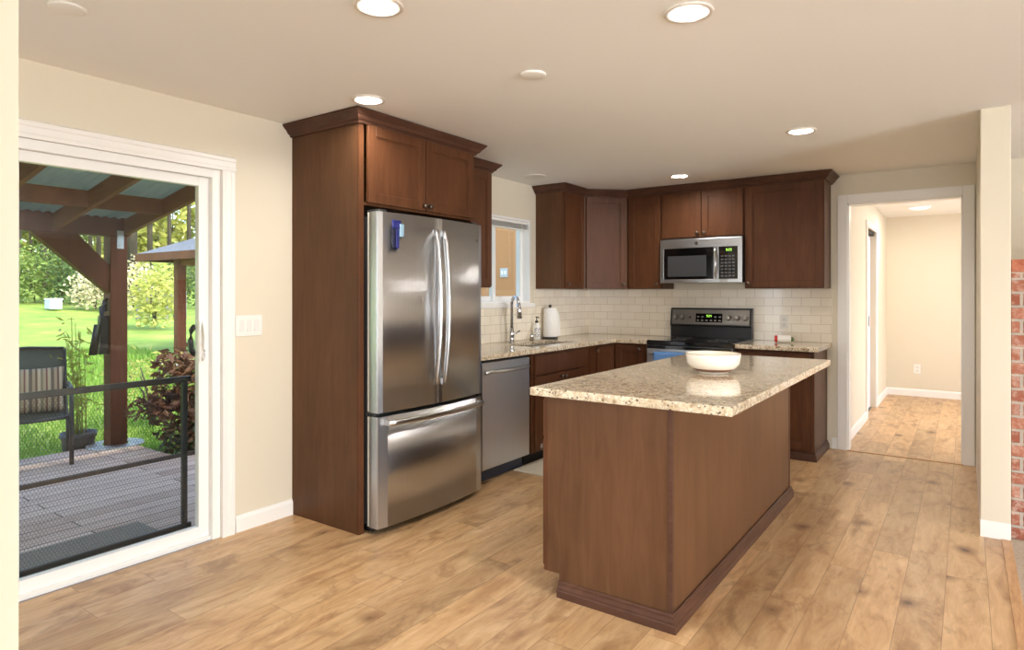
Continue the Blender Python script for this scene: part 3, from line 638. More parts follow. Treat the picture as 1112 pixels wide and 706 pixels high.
# ------------------------------------------------------------------ microwave
mw = thing('microwave', (-2.02, 6.05, 1.465), 'stainless over-the-range microwave with black window above the stove', 'microwave')
MX0, MX1, MY = -2.403, -1.631, 5.86
MB().box(MX0 + .004, MX1 - .004, MY + .03, BW - .014, 1.472, 1.886, .003).build('body', M['charcoal'], mw)
md = MB().box(MX0, MX1, MY, MY + .03, 1.466, 1.500, .003).box(MX0, MX1, MY, MY + .03, 1.792, 1.876, .003).box(MX0, MX0 + .036, MY, MY + .03, 1.500, 1.792, .001).box(MX1 - .040, MX1, MY, MY + .03, 1.500, 1.792, .001).build('front_frame', M['steel_h'], mw)
dr = MB().box(MX0 + .036, -1.888, MY + .004, MY + .03, 1.500, 1.792, .001).build('door', M['black_gloss'], mw)
MB().box(MX0 + .075, -1.955, MY + .001, MY + .0045, 1.525, 1.720, .001).build('window', plain('grey_screen_glass', (66, 67, 69), .12), dr)
MB().box(-1.888, -1.842, MY + .002, MY + .03, 1.500, 1.792, .001).build('handle_stile', M['steel_h'], dr)
MB().tube([(-1.866, MY + .002, 1.512), (-1.864, MY - .024, 1.53), (-1.857, MY - .036, 1.60), (-1.856, MY - .038, 1.65), (-1.857, MY - .036, 1.70), (-1.864, MY - .024, 1.77), (-1.866, MY + .002, 1.786)], (.013, .009), 10, ref=(1, 0, 0)).build('handle', M['chrome'], dr)
cp = MB().box(-1.842, MX1 - .040, MY + .003, MY + .03, 1.500, 1.792, .001).build('control_panel', M['black_gloss'], mw)
for r in range(7):
    for c in range(4): MB().box(-1.822 + c * .034, -1.800 + c * .034, MY + .0015, MY + .0035, 1.520 + r * .030, 1.533 + r * .030).build('button', M['ring'], cp)
def digits(x, z, h, text, mbx, ydepth, n=1):
    seg = {'8': 'abcdefg', '1': 'bc', '2': 'abged', '0': 'abcdef', '3': 'abgcd', '5': 'afgcd', '7': 'abc', '4': 'fgbc', '6': 'afgecd', '9': 'abcdfg'}
    w = h * .5; th = h * .13
    for ch in text:
        if ch == ':':
            for q in (.3, .7): mbx.box(x, x + th, ydepth, ydepth + .001, z + h * q - th / 2, z + h * q + th / 2)
            x += w * .45; continue
        S = {'a': (0, w, h - th, h), 'g': (0, w, h / 2 - th / 2, h / 2 + th / 2), 'd': (0, w, 0, th), 'f': (0, th, h / 2, h), 'b': (w - th, w, h / 2, h), 'e': (0, th, 0, h / 2), 'c': (w - th, w, 0, h / 2)}
        for s_ in seg[ch]: a0, a1, b0, b1 = S[s_]; mbx.box(x + a0, x + a1, ydepth, ydepth + .001, z + b0, z + b1)
        x += w * 1.45
    return mbx
digits(-1.775, 1.752, .022, '9:23', MB(), MY + .0018).build('clock_display', M['digit'], cp)
bd = MB().lathe([(.020, 0), (.020, .003), (.017, .0045)], (-2.045, MY + .0005, 1.836), (0, -1, 0), 24).build('badge', M['chrome'], mw)
MB().tube([(-2.045 + .011 * math.cos(a) * (1 + .35 * math.sin(3 * a)), MY - .0045, 1.836 + .011 * math.sin(a) * (1 + .3 * math.cos(2 * a))) for a in [2 * math.pi * k / 24 for k in range(24)]], .0014, 6, closed=True).build('emblem', M['charcoal'], bd)
MB().box(-1.832, -1.762, MY - .0012, MY + .0005, 1.472, 1.496, .0005).build('door_button', M['nickel'], mw)

# ------------------------------------------------------------------ base cabinets
BX, BY, CT0, CT1 = -2.795, 5.655, .893, .930
def base_cab(name, label, o, u, n, w, depth, z1=.890, open_back=False):
    t = thing(name, Vector(o) - Vector(n) * depth * .5 + Vector(u) * w * .5, label, 'cabinet')
    f_ = frame(o, u, n)
    return t, f_
# sink cabinet  y 4.20 .. 5.17
t, f_ = base_cab('sink_cabinet', 'dark wood sink base cabinet between the dishwasher and the corner cabinet', (BX, 5.165, 0), (0, -1, 0), (1, 0, 0), .955, .60)
MB(f_).box(0, .955, -.590, -.019, .10, .70, .001, 1).box(0, .955, -.019, 0, .10, .890, .001, 1).box(0, .018, -.59, -.019, .70, .885).box(.937, .955, -.59, -.019, .70, .885).build('carcass', M['wood'], t)
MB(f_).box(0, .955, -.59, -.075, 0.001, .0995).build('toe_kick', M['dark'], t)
MB(f_).box(.095, .925, .0005, .0195, .715, .868, .002).build('false_drawer', M['wood'], t)
dd = MB(f_).door(.095, .508, .112, .705).build('door', M['wood'], t); knob(dd, f_ @ Vector((.480, .0205, .672)), (1, 0, 0))
dd = MB(f_).door(.512, .925, .112, .705).build('door', M['wood'], t); knob(dd, f_ @ Vector((.540, .0205, .672)), (1, 0, 0))
# L shaped corner cabinet
t = thing('corner_base_cabinet', (-3.0, 5.9, 0), 'dark wood corner base cabinet with angled pair of doors left of the stove', 'cabinet')
MB().poly([(LW + .015, 5.172, .10), (BX, 5.172, .10), (BX, BY, .10), (-2.425, BY, .10), (-2.425, BW - .015, .10), (LW + .015, BW - .015, .10)], (0, 0, .790)).build('carcass', M['wood'], t)
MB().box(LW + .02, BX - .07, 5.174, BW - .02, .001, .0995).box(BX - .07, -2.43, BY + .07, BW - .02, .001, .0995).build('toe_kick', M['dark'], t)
dd = MB(frame((BX + .0005, 5.630, 0), (0, -1, 0), (1, 0, 0))).door(0, .34, .112, .868).build('door', M['wood'], t); knob(dd, (BX + .0205, 5.245, .842), (1, 0, 0))
dd = MB(frame((-2.47, BY - .0005, 0), (-1, 0, 0), (0, -1, 0))).door(0, .295, .112, .868).build('door', M['wood'], t); knob(dd, (-2.512, BY - .0205, .842), (0, -1, 0))
# right base cabinet
t, f_ = base_cab('base_cabinet', 'dark wood base cabinet with drawer right of the stove by the doorway', (-1.003, BY, 0), (-1, 0, 0), (0, -1, 0), .622, .58)
MB(f_).box(.0195, .622, -.575, -.019, .001, .890).build('carcass', M['wood'], t)
MB(f_).box(0, .019, -.590, -.0195, .001, .890, .001, 1).build('side_panel', M['panel'], t)
MB(f_).box(0, .622, -.019, 0, .001, .890, .001, 1).build('face_frame', M['wood'], t)
MB(f_).box(.03, .600, .0005, .0195, .735, .868, .002).build('drawer', M['wood'], t)
dd = MB(f_).door(.03, .313, .09, .722).build('door', M['wood'], t); knob(dd, f_ @ Vector((.058, .0205, .688)), (0, -1, 0))
dd = MB(f_).door(.317, .600, .09, .722).build('door', M['wood'], t); knob(dd, f_ @ Vector((.572, .0205, .688)), (0, -1, 0))
MOULD = [(0, .001), (.020, .001), (.020, .030), (.017, .036), (.017, .044), (.012, .052), (.009, .056), (.009, .066), (.003, .072), (0, .072)]
MB().sweep([(-1.622, BY - .0005), (-1.0025, BY - .0005), (-1.0025, BW - .014)], MOULD, 1).build('base_moulding', M['mould'], t)

# ------------------------------------------------------------------ dishwasher
dw = thing('dishwasher', (-3.1, 3.87, 0), 'stainless steel dishwasher between the refrigerator and the sink cabinet', 'dishwasher')
MB().box(-3.36, -2.83, 3.575, 4.175, .10, .875, .002).build('tub', M['charcoal'], dw)
dd = MB().box(-2.83, -2.790, 3.572, 4.178, .105, .872, .006).build('door', M['steel'], dw)
pts = []
for k in range(13):
    t_ = k / 12; pts.append((-2.790 + .010 + .030 * math.sin(math.pi * t_) ** .6, 3.60 + t_ * .55, .800))
MB().tube(pts, (.010, .015), 10).build('handle', M['steel_h'], dd)
MB().box(-2.90, -2.86, 3.575, 4.175, .004, .10).build('kick_plate', plain('dark_blue_grey_kick', (40, 48, 66), .35), dw)

# ------------------------------------------------------------------ worktops
L = MB().cells([LW + .0125, -3.235, -2.895, -2.752, -2.422], [3.484, 4.36, 5.10, 5.605, BW - .0125], CT0, CT1,
               lambda x, y: not (x > -2.752 and y < 5.605) and not (-3.235 < x < -2.895 and 4.36 < y < 5.10)).build('worktop', M['granite'])
recentre(tag(L, 'speckled beige granite worktop wrapping the sink corner', 'worktop'))
L = MB().cells([-1.622, -.962], [5.605, BW - .0125], CT0, CT1, lambda x, y: True).build('worktop', M['granite'])
recentre(tag(L, 'short speckled granite worktop right of the stove', 'worktop'))
# sink
sk = thing('sink', (-3.065, 4.73, .72), 'stainless double bowl undermount sink in the granite worktop', 'sink')
for y0, y1 in ((4.355, 4.722), (4.738, 5.105)):
    m_ = MB(); a = .0
    x0, x1 = -3.24, -2.89
    rings = []
    for (dx, z) in ((0, .8925), (.012, .8925), (.016, .88), (.022, .74), (.045, .722)):
        rings.append([m_.b.verts.new(p) for p in ((x0 + dx, y0 + dx, z), (x1 - dx, y0 + dx, z), (x1 - dx, y1 - dx, z), (x0 + dx, y1 - dx, z))])
    for r0, r1 in zip(rings, rings[1:]):
        for i in range(4): m_.b.faces.new((r0[i], r0[(i + 1) % 4], r1[(i + 1) % 4], r1[i]))
    m_.b.faces.new(rings[-1])
    bw_ = m_.build('bowl', M['steel_h'], sk)
    MB().lathe([(.04, 0), (.04, .004), (.03, .005)], (-3.065, (y0 + y1) / 2, .7225), (0, 0, 1), 20).build('drain', M['chrome'], bw_)
# faucet
fc = thing('faucet', (-3.305, 4.66, CT1), 'tall chrome pull-down kitchen faucet standing behind the sink', 'faucet')
fx, fy = -3.305, 4.66; dv = Vector((.86, -.51, 0)).normalized()
MB().lathe([(.030, 0), (.030, .006), (.024, .012), (.022, .05), (.024, .055), (.024, .095), (.019, .105), (.017, .13)], (fx, fy, CT1 + .0005), (0, 0, 1), 20).build('body', M['chrome'], fc)
pts = [(fx, fy, CT1 + .12), (fx, fy, CT1 + .33)]
for k in range(1, 9):
    a = math.pi - k / 8 * math.pi * .93
    q = Vector((fx, fy, CT1 + .33)) + dv * (.075 + .075 * math.cos(a)) + Vector((0, 0, .075 * math.sin(a))); pts.append(tuple(q))
MB().tube(pts, .014, 12).build('spout', M['chrome'], fc)
e = Vector(pts[-1]); e2 = e + Vector((dv.x * .02, dv.y * .02, -.13))
MB().tube([tuple(e + Vector((0, 0, .005))), tuple(e.lerp(e2, .3)), tuple(e2)], [.016, .021, .024], 14).build('spray_head', M['chrome'], fc)
MB().tube([(fx, fy, CT1 + .075), (fx + .02, fy + .045, CT1 + .082), (fx + .03, fy + .085, CT1 + .10)], [.012, .008, .007], 10).build('lever', M['chrome'], fc)
ag = MB().lathe([(.020, 0), (.020, .045), (.016, .055), (.004, .058)], (-3.31, 4.99, CT1 + .0005), (0, 0, 1), 16).build('air_gap_cap', M['chrome'])
recentre(tag(ag, 'small round chrome cap on the worktop beside the soap bottle', 'cap'))
# soap bottle
sb = thing('soap_bottle', (-3.325, 5.10, CT1), 'white soap pump bottle with dark printed label beside the sink', 'bottle')
bo = MB().lathe([(.034, 0), (.037, .004), (.037, .125), (.030, .142), (.014, .150), (.013, .158)], (-3.325, 5.10, CT1 + .0005), (0, 0, 1), 24).build('bottle_body', M['plastic_white'], sb)
lb = MB()
for zz, a0, a1, hh in ((.105, -1.0, 1.0, .006), (.088, -.9, .9, .010), (.070, -1.1, 1.1, .004), (.060, -.8, .8, .004), (.040, -1.1, 1.1, .008), (.026, -.9, .9, .005)):
    n_ = 7
    for k in range(n_):
        if (k + int(zz * 1000)) % 3 == 0: continue
        th0 = -.62 + a0 + (a1 - a0) * k / n_; th1 = th0 + (a1 - a0) / n_ * .8
        q = [(-3.325 + .0376 * math.cos(t__), 5.10 + .0376 * math.sin(t__)) for t__ in (th0, th1)]
        lb.poly([(q[0][0], q[0][1], CT1 + zz), (q[1][0], q[1][1], CT1 + zz), (q[1][0], q[1][1], CT1 + zz + hh), (q[0][0], q[0][1], CT1 + zz + hh)], (.0005, -.0003, 0))
lb.build('label_print', M['label_ink'], bo)
MB().lathe([(.015, .158), (.015, .178), (.005, .18), (.005, .205), (.012, .207), (.012, .216), (.004, .218)], (-3.325, 5.10, CT1), (0, 0, 1), 14).tube([(-3.325, 5.10, CT1 + .212), (-3.300, 5.083, CT1 + .212), (-3.288, 5.076, CT1 + .205)], .005, 8).build('pump', M['black'], sb)
# paper towel holder
pt = thing('paper_towel_holder', (-3.30, 5.30, CT1), 'paper towel roll on a dark metal stand near the room corner', 'paper towels')
MB().lathe([(.075, 0), (.078, .004), (.078, .012), (.070, .016)], (-3.30, 5.30, CT1 + .0005), (0, 0, 1), 28).cyl((-3.30, 5.30, CT1 + .012), (-3.30, 5.30, CT1 + .305), .006, n=10).build('stand', M['black'], pt)
MB().lathe([(.006, .302), (.013, .306), (.017, .315), (.013, .325), (.004, .329)], (-3.30, 5.30, CT1), (0, 0, 1), 14).build('finial', M['black'], pt)
rl = MB()
prof_ = [(.020, .017), (.066, .017), (.067, .02), (.062, .29), (.060, .294), (.020, .294)]
rl.lathe(prof_, (-3.30, 5.30, CT1), (0, 0, 1), 32, cap=False)
rl.poly([(-3.30 + .060, 5.30 + .02, CT1 + .02), (-3.30 + .066, 5.30 + .085, CT1 + .025), (-3.30 + .061, 5.30 + .065, CT1 + .24), (-3.30 + .056, 5.30 + .02, CT1 + .285)], (.0015, 0, 0))
rl.build('paper_roll', M['paper'], pt)

# ------------------------------------------------------------------ range
st = thing('range', (-2.02, 5.9, 0), 'stainless electric range with black glass cooktop and raised control panel', 'stove')
SX0, SX1 = -2.416, -1.630
MB().box(SX0, SX1, 5.60, 6.20, .09, .895, .002).build('body', M['charcoal'], st)
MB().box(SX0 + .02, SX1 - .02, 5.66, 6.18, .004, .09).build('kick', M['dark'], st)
ck = MB().box(SX0 - .003, SX1 + .003, 5.575, 6.17, .897, .936, .006).build('cooktop', M['black_gloss'], st)
for x, y, r in ((-2.22, 5.76, .10), (-1.82, 5.76, .085), (-2.22, 6.03, .08), (-1.82, 6.03, .10)):
    MB().tube([(x + r * math.cos(a), y + r * math.sin(a), .9362) for a in [2 * math.pi * k / 40 for k in range(40)]], .0012, 4, closed=True).build('burner_ring', M['ring'], ck)
bgd = MB().poly([(SX0, 6.235, .937), (SX0, 6.165, .937), (SX0, 6.165, 1.045), (SX0, 6.150, 1.055), (SX0, 6.178, 1.222), (SX0, 6.235, 1.226)], (SX1 - SX0, 0, 0)).build('backguard', M['black'], st)
def bgp(x, z, off=0.0):   # point on the tilted control face
    k = (z - 1.055) / (1.222 - 1.055); return (x, 6.150 + .028 * k - off, z)
cpn = MB(); nrm = Vector((0, -.986, .165))
cpn.poly([bgp(SX0 + .018, 1.066), bgp(SX1 - .018, 1.066), bgp(SX1 - .018, 1.208), bgp(SX0 + .018, 1.208)], nrm * .004)
cpn = cpn.build('control_panel', steel('slate_stainless', (150, 147, 141), .32, (.05, .05, 8)), bgd)
for x in (-2.358, -2.290, -1.838, -1.758, -1.682):
    p = Vector(bgp(x, 1.132)) + nrm * .004
    MB().lathe([(.026, 0), (.026, .004), (.021, .008), (.019, .028), (.016, .031)], p, nrm, 20).box(p.x - .004, p.x + .004, p.y - .036, p.y - .026, p.z - .012, p.z + .024, .001).build('knob', M['nickel'], cpn)
MB().poly([bgp(-2.158, 1.088, .004), bgp(-1.900, 1.088, .004), bgp(-1.900, 1.172, .004), bgp(-2.158, 1.172, .004)], nrm * .002).build('display_panel', M['black_gloss'], cpn)
digits(-2.050, 1.138, .022, '9:24', MB(), 6.1525).build('clock_display', M['digit'], cpn)
for r in range(2):
    for c in range(6):
        if r == 1 and 1 < c < 4: continue
        x = -2.145 + c * .042; z = 1.100 + r * .034; MB().poly([bgp(x, z, .006), bgp(x + .022, z, .006), bgp(x + .022, z + .012, .006), bgp(x, z + .012, .006)], nrm * .001).build('button', M['key_print'], cpn)
MB().lathe([(.010, 0), (.010, .003), (.004, .004)], Vector(bgp(-2.215, 1.132)) + nrm * .004, nrm, 14).build('indicator', M['black'], cpn)
od = MB().box(SX0 + .004, SX1 - .004, 5.565, 5.600, .27, .890, .004).build('oven_door', M['steel_h'], st)
MB().box(SX0 + .09, SX1 - .09, 5.5635, 5.566, .36, .735, .001).box(SX0 + .008, SX1 - .008, 5.5635, 5.566, .86, .888, .001).build('oven_window', M['black_gloss'], od)
MB().tube([(SX0 + .05, 5.566, .815), (SX0 + .05, 5.520, .815), (SX1 - .05, 5.520, .815), (SX1 - .05, 5.566, .815)], .011, 12, ref=(0, .3, 1)).build('handle', M['steel_h'], od)
MB().box(SX0 + .004, SX1 - .004, 5.570, 5.600, .095, .262, .004).build('storage_drawer', M['steel_h'], st)
# towel over the oven handle
tw = []; fcs = []
NX, NZ = 14, 16
tx0, tx1 = -2.325, -2.035
path = [(5.5065, .50 + .323 * k / 9) for k in range(10)] + [(5.5095, .832), (5.520, .837), (5.5305, .832)] + [(5.534, .82 - .2 * k / 5) for k in range(6)]
for i, (y, z) in enumerate(path):
    for j in range(NX + 1):
        t_ = j / NX; wv = .003 * math.sin(t_ * 14) * max(0, (.80 - z) * 3) if i < 10 else 0
        tw.append((tx0 + (tx1 - tx0) * t_, y - abs(wv), z))
for i in range(len(path) - 1):
    for j in range(NX): a = i * (NX + 1) + j; fcs.append((a, a + 1, a + NX + 2, a + NX + 1))
to = raw('dish_towel', tw, fcs, M['towel'], smooth=True)
sm = to.modifiers.new('thickness', 'SOLIDIFY'); sm.thickness = .004; sm.offset = 0
recentre(tag(to, 'blue dish towel hanging over the oven door handle', 'towel'))
# spice jar lying on the right worktop
jr = thing('spice_jar', (-1.30, 5.98, CT1), 'white jar with red end lying on its side right of the stove', 'jar')
jc = Vector((-1.375, 5.99, CT1 + .0335)); jd = Vector((.97, .24, 0)).normalized()
MB().lathe([(.030, .012), (.033, .02), (.033, .115), (.030, .122)], jc, jd, 24).build('jar_body', M['plastic_white'], jr)
MB().lathe([(.026, -.012), (.031, -.006), (.031, .012), (.028, .0125)], jc, jd, 24).build('red_cap', M['red'], jr)
MB().lathe([(.018, .122), (.020, .126), (.017, .140), (.006, .146)], jc, jd, 18).build('green_cap', M['green'], jr)
# tile outlet
ol = thing('outlet', (-1.36, BW - .013, 1.10), 'white double socket on the tiles right of the stove', 'outlet')
MB().box(-1.398, -1.322, BW - .0175, BW - .0125, 1.045, 1.165, .002).build('cover_plate', M['plastic_white'], ol)
def outlet_holes(par, x, y, z):
    MB().box(x - .016, x + .016, y - .001, y, z + .008, z + .040, .0004).box(x - .016, x + .016, y - .001, y, z - .040, z - .008, .0004).build('socket', plain('ivory_socket', (222, 218, 208), .4), par)
outlet_holes(ol, -1.36, BW - .0175, 1.105)
ol = thing('outlet', (-.53, 10.07, .32), 'white double socket low on the hall end wall', 'outlet')
MB().box(-.568, -.492, 10.074, 10.0795, .305, .425, .002).build('cover_plate', M['plastic_white'], ol)
outlet_holes(ol, -.53, 10.074, .365)
# triple switch
sw = thing('light_switch', (LW + .005, 2.155, 1.12), 'white triple rocker switch plate between the glass door and the fridge cabinet', 'light switch')
MB().box(LW + .0005, LW + .006, 2.070, 2.238, 1.118, 1.238, .002).build('cover_plate', M['plastic_white'], sw)
for k in range(3):
    y = 2.108 + k * .046
    MB().poly([(LW + .006, y - .0155, 1.145), (LW + .006, y + .0155, 1.145), (LW + .006, y + .0155, 1.211), (LW + .006, y - .0155, 1.211)], (.0012, 0, 0)).poly([(LW + .0072, y - .014, 1.148), (LW + .0072, y - .014, 1.178), (LW + .0105, y - .014, 1.148)], (0, .028, 0)).build('rocker', plain('rocker_white', (228, 226, 222), .3), sw)

# ------------------------------------------------------------------ island
IX0, IX1, IY0, IY1 = -1.575, -.964, 2.480, 4.585
il = thing('kitchen_island', (-1.26, 3.53, 0), 'freestanding dark brown kitchen island cabinet in the middle of the floor', 'kitchen island')
MB().poly([(-1.558, IY0, .10), (-1.558, IY0, .892), (IX1 - .02, IY0, .892), (IX1 - .02, IY0, .001), (-1.495, IY0, .001), (-1.495, IY0, .10)], (0, .018, 0)).build('end_panel', M['panel'], il)
MB().poly([(-1.558, IY1, .10), (-1.558, IY1, .892), (IX1 - .02, IY1, .892), (IX1 - .02, IY1, .001), (-1.495, IY1, .001), (-1.495, IY1, .10)], (0, -.018, 0)).build('end_panel', M['panel'], il)
MB().box(IX1 - .014, IX1 - .003, IY0 + .018, IY1 - .018, .001, .892).build('back_panel', M['panel'], il)
MB().box(IX1 - .020, IX1, IY0 - .003, IY0 + .016, .001, .892, .002).build('corner_strip', M['mould'], il)
MB().box(IX1 - .02, IX1 + .001, IY1 - .016, IY1 + .003, .001, .892, .002).build('corner_strip', M['mould'], il)
MB().box(-1.556, IX1 - .014, IY0 + .018, IY1 - .018, .10, .892).box(-1.495, IX1 - .014, IY0 + .018, IY1 - .018, .001, .10).build('carcass', M['wood'], il)
MB().box(-1.577, -1.5585, IY0, IY1, .10, .892, .001).build('face_frame', M['wood'], il)
MB().sweep([(-1.497, IY0 - .0005), (IX1 + .0005, IY0 - .0035), (IX1 + .0015, IY1 + .0035), (-1.497, IY1 + .0005)], MOULD, 1).build('base_moulding', M['mould'], il)
n3 = 3; wdt = (IY1 - IY0 - .04) / n3
for k in range(n3):
    y0 = IY0 + .02 + k * wdt + .003; y1 = y0 + wdt - .006
    f_ = frame((-1.5775, y0, 0), (0, 1, 0), (-1, 0, 0))
    dd = MB(f_).door(0, y1 - y0, .112, .690).build('door', M['wood'], il); knob(dd, f_ @ Vector((.035, .0205, .645)), (-1, 0, 0))
    dd = MB(f_).box(0, y1 - y0, 0, .0195, .705, .872, .002).build('drawer', M['wood'], il); knob(dd, f_ @ Vector(((y1 - y0) / 2, .0205, .79)), (-1, 0, 0))
L = MB().cells([-1.645, -.722], [2.462, 4.62], CT0, CT1 + .001, lambda x, y: True, .006).build('island_worktop', M['granite'])
recentre(tag(L, 'long polished speckled granite slab on top of the kitchen island', 'worktop'))
# bowl
bw_ = thing('bowl', (-1.127, 3.49, CT1), 'large cream ceramic bowl standing on the island granite', 'bowl')
bc = (-1.127, 3.49, CT1 + .0015)
MB().lathe([(.070, 0), (.082, .001), (.084, .009), (.100, .017), (.122, .032), (.138, .054), (.143, .085), (.145, .103), (.143, .107), (.139, .104), (.136, .085), (.130, .056), (.112, .030), (.070, .016), (.001, .014)], bc, (0, 0, 1), 56).build('bowl_body', M['ceramic'], bw_)
MB().lathe([(.084, .0095), (.0855, .0095), (.1012, .0168), (.1155, .0268), (.1145, .0275)], bc, (0, 0, 1), 56, cap=False).build('glaze_band', M['ceramic_line'], bw_)
MB().tube([(bc[0] + .1435 * math.cos(a), bc[1] + .1435 * math.sin(a), bc[2] + .1065) for a in [2 * math.pi * k / 56 for k in range(56)]], .0017, 6, closed=True).build('rim_line', plain('tan_rim_glaze', (186, 160, 130), .3), bw_)
# small rug by the sink
L = MB().box(-2.84, -2.30, 4.03, 4.80, .0005, .012, .004).build('rug', M['rug']); recentre(tag(L, 'cream floor mat in front of the sink cabinet', 'rug'))

# ------------------------------------------------------------------ ceiling fittings
def can(x, y, r, label, power=LAMP):
    t = thing('recessed_light', (x, y, CH - .004), label, 'ceiling light', 'recessed ceiling lights' )
    MB().lathe([(r * .72, .002), (r * .74, -.006), (r * .95, -.008), (r, -.004), (r, -.0005)], (x, y, CH), (0, 0, 1), 40, cap=False).build('trim_ring', M['ring_shaded'], t)
    MB().lathe([(r * .72, .0), (r * .70, .012), (r * .66, .032)], (x, y, CH), (0, 0, 1), 40, cap=False).build('baffle', M['white'], t)
    MB().lathe([(r * .68, .030), (r * .4, .027), (r * .02, .026)], (x, y, CH), (0, 0, 1), 40, cap=False).build('lens', M['lens'], t)
    d = bpy.data.lights.new('recessed_lamp', 'AREA'); d.shape = 'DISK'; d.size = r * 1.1; d.energy = power; d.color = (1.0, .95, .88)
    o = bpy.data.objects.new('recessed_lamp', d); C.objects.link(o); o.location = (x, y, CH + .018)
can(-1.727, 1.606, .09, 'recessed ceiling light nearest the camera, cut by the top edge of the picture')
can(-.835, 2.304, .09, 'recessed ceiling light above the near right end of the island')
can(-2.604, 2.349, .09, 'recessed ceiling light in front of the refrigerator cabinet')
can(-.856, 4.391, .09, 'recessed ceiling light between the island and the hall doorway')
can(-2.056, 5.45, .09, 'recessed ceiling light in front of the microwave wall cabinets')
def dome(name, x, y, r, h, label, cat):
    o = MB().lathe([(r, -.0005), (r, -.006), (r * .93, -h * .8), (r * .8, -h), (.002, -h)], (x, y, CH), (0, 0, 1), 36).build(name, M['ceiling_fit'])
    return recentre(tag(o, label, cat))
M['ceiling_fit'] = plain('white_fitting', (240, 237, 230), .4)
dome('smoke_detector', -1.669, 2.53, .062, .012, 'flat round white cover plate on the ceiling above the fridge side of the island', 'ceiling cover')
dome('speaker_cover', -3.10, 4.72, .10, .006, 'thin round white cover on the ceiling above the sink', 'ceiling cover')
dome('vent_cover', -2.66, .965, .06, .010, 'small round white fitting at the top left edge of the ceiling', 'ceiling cover')
hl = thing('hall_light', (-.45, 9.0, CH - .04), 'flush white ceiling light in the hall beyond the doorway', 'ceiling light')
MB().lathe([(.12, -.0005), (.12, -.012), (.105, -.016)], (-.45, 9.0, CH), (0, 0, 1), 32, cap=False).build('base_ring', M['white'], hl)
MB().lathe([(.104, -.012), (.09, -.026), (.05, -.035), (.002, -.038)], (-.45, 9.0, CH), (0, 0, 1), 32, cap=False).build('shade', M['lens'], hl)
d = bpy.data.lights.new('hall_lamp', 'AREA'); d.shape = 'DISK'; d.size = .2; d.energy = LAMP; d.color = (1, .94, .84)
o = bpy.data.objects.new('hall_lamp', d); C.objects.link(o); o.location = (-.45, 9.0, CH - .05)

# ------------------------------------------------------------------ brick half wall on the right
bk = thing('brick_partition', (1.0, 4.8, 0), 'red brick masonry with pale mortar standing beside the cream wall end', 'brickwork')
MB().box(.206, 1.9, 4.50, 5.35, .0065, 1.475).build('brick_courses', M['brick'], bk)
cap = MB()
for k in range(21): cap.box(.205 + k * .081, .205 + k * .081 + .073, 4.485, 5.36, 1.482, 1.552, .004)
cap.build('cap_bricks', mottled('cap_brick', (160, 84, 60), (196, 132, 104), 30, .85, .5), bk)
MB().box(.206, 1.9, 4.495, 5.352, 1.475, 1.545).build('cap_mortar', plain('pale_mortar', (192, 180, 164), .9), bk)

# ------------------------------------------------------------------ outdoors: deck, lawn, house wall
import numpy as np
rng = np.random.default_rng(7)
def gz(x): return -.26 + max(0.0, (-7.5 - x)) * .052
DK = -.08
struct('trim_5', MB().box(-3.60, LW - .165, .0, 2.2, -.06, -.004, .004), M['deck_trim'])
struct('ground_deck', MB().box(-5.66, -3.56, -4.0, 6.0, DK - .04, DK), M['deck'])
struct('ground_deck_raised', MB().box(-6.66, -5.70, -4.0, 2.90, DK - .04, DK + .012), M['deck'])
struct('trim_6', MB().box(-5.70, -5.655, -4.0, 6.0, DK - .12, DK + .030, .004), M['deck_trim'])
struct('trim_7', MB().box(-6.70, -6.66, -4.0, 2.90, DK - .16, DK - .004, .003).box(-6.70, -5.70, 2.90, 2.93, DK - .16, DK - .004, .003), M['deck_trim'])
# lawn
lm = []; lf = []
xs = [-3.0, -6.0, -7.5, -10, -14, -20, -28, -40, -60, -90]; ys = list(range(-40, 61, 5))
for x in xs:
    for y in ys: lm.append((x, y, gz(x) + (.10 * math.sin(y * .31 + x * .2) * min(1, max(0, (-x - 9) / 10)))))
for i in range(len(xs) - 1):
    for j in range(len(ys) - 1): a = i * len(ys) + j; lf.append((a, a + 1, a + len(ys) + 1, a + len(ys)))
lw_ = raw('lawn', lm, lf, M['lawn'], smooth=True); tag(lw_, kind='structure')
# grass blades near the deck, where they can be told from plain ground
n = 60000
gx = -6.72 - rng.random(n) ** 1.6 * 9.0; gy = -4.0 + rng.random(n) * 10.9
ang = rng.random(n) * 6.283; ln = .035 + rng.random(n) * .055; wd = .006 + .004 * rng.random(n) + (-gx - 6.7) * .0012
lean = rng.random(n) * .6
V = np.zeros((n, 3, 3)); gzv = np.where(gx < -7.5, -.26 + (-7.5 - gx) * .052, -.26)
V[:, 0] = np.stack([gx - np.sin(ang) * wd, gy + np.cos(ang) * wd, gzv - .01], 1)
V[:, 1] = np.stack([gx + np.sin(ang) * wd, gy - np.cos(ang) * wd, gzv - .01], 1)
V[:, 2] = np.stack([gx + np.cos(ang) * ln * lean, gy + np.sin(ang) * ln * lean, gzv + ln], 1)
keep = ~((gx > -6.75) & (gy < 2.98))
V = V[keep]; n = len(V)
g_ = raw('grass', V.reshape(-1, 3).tolist(), np.arange(3 * n).reshape(-1, 3).tolist(), M['grass']); tag(g_, 'short bright green grass growing beyond the deck edge', 'grass', kind='stuff')
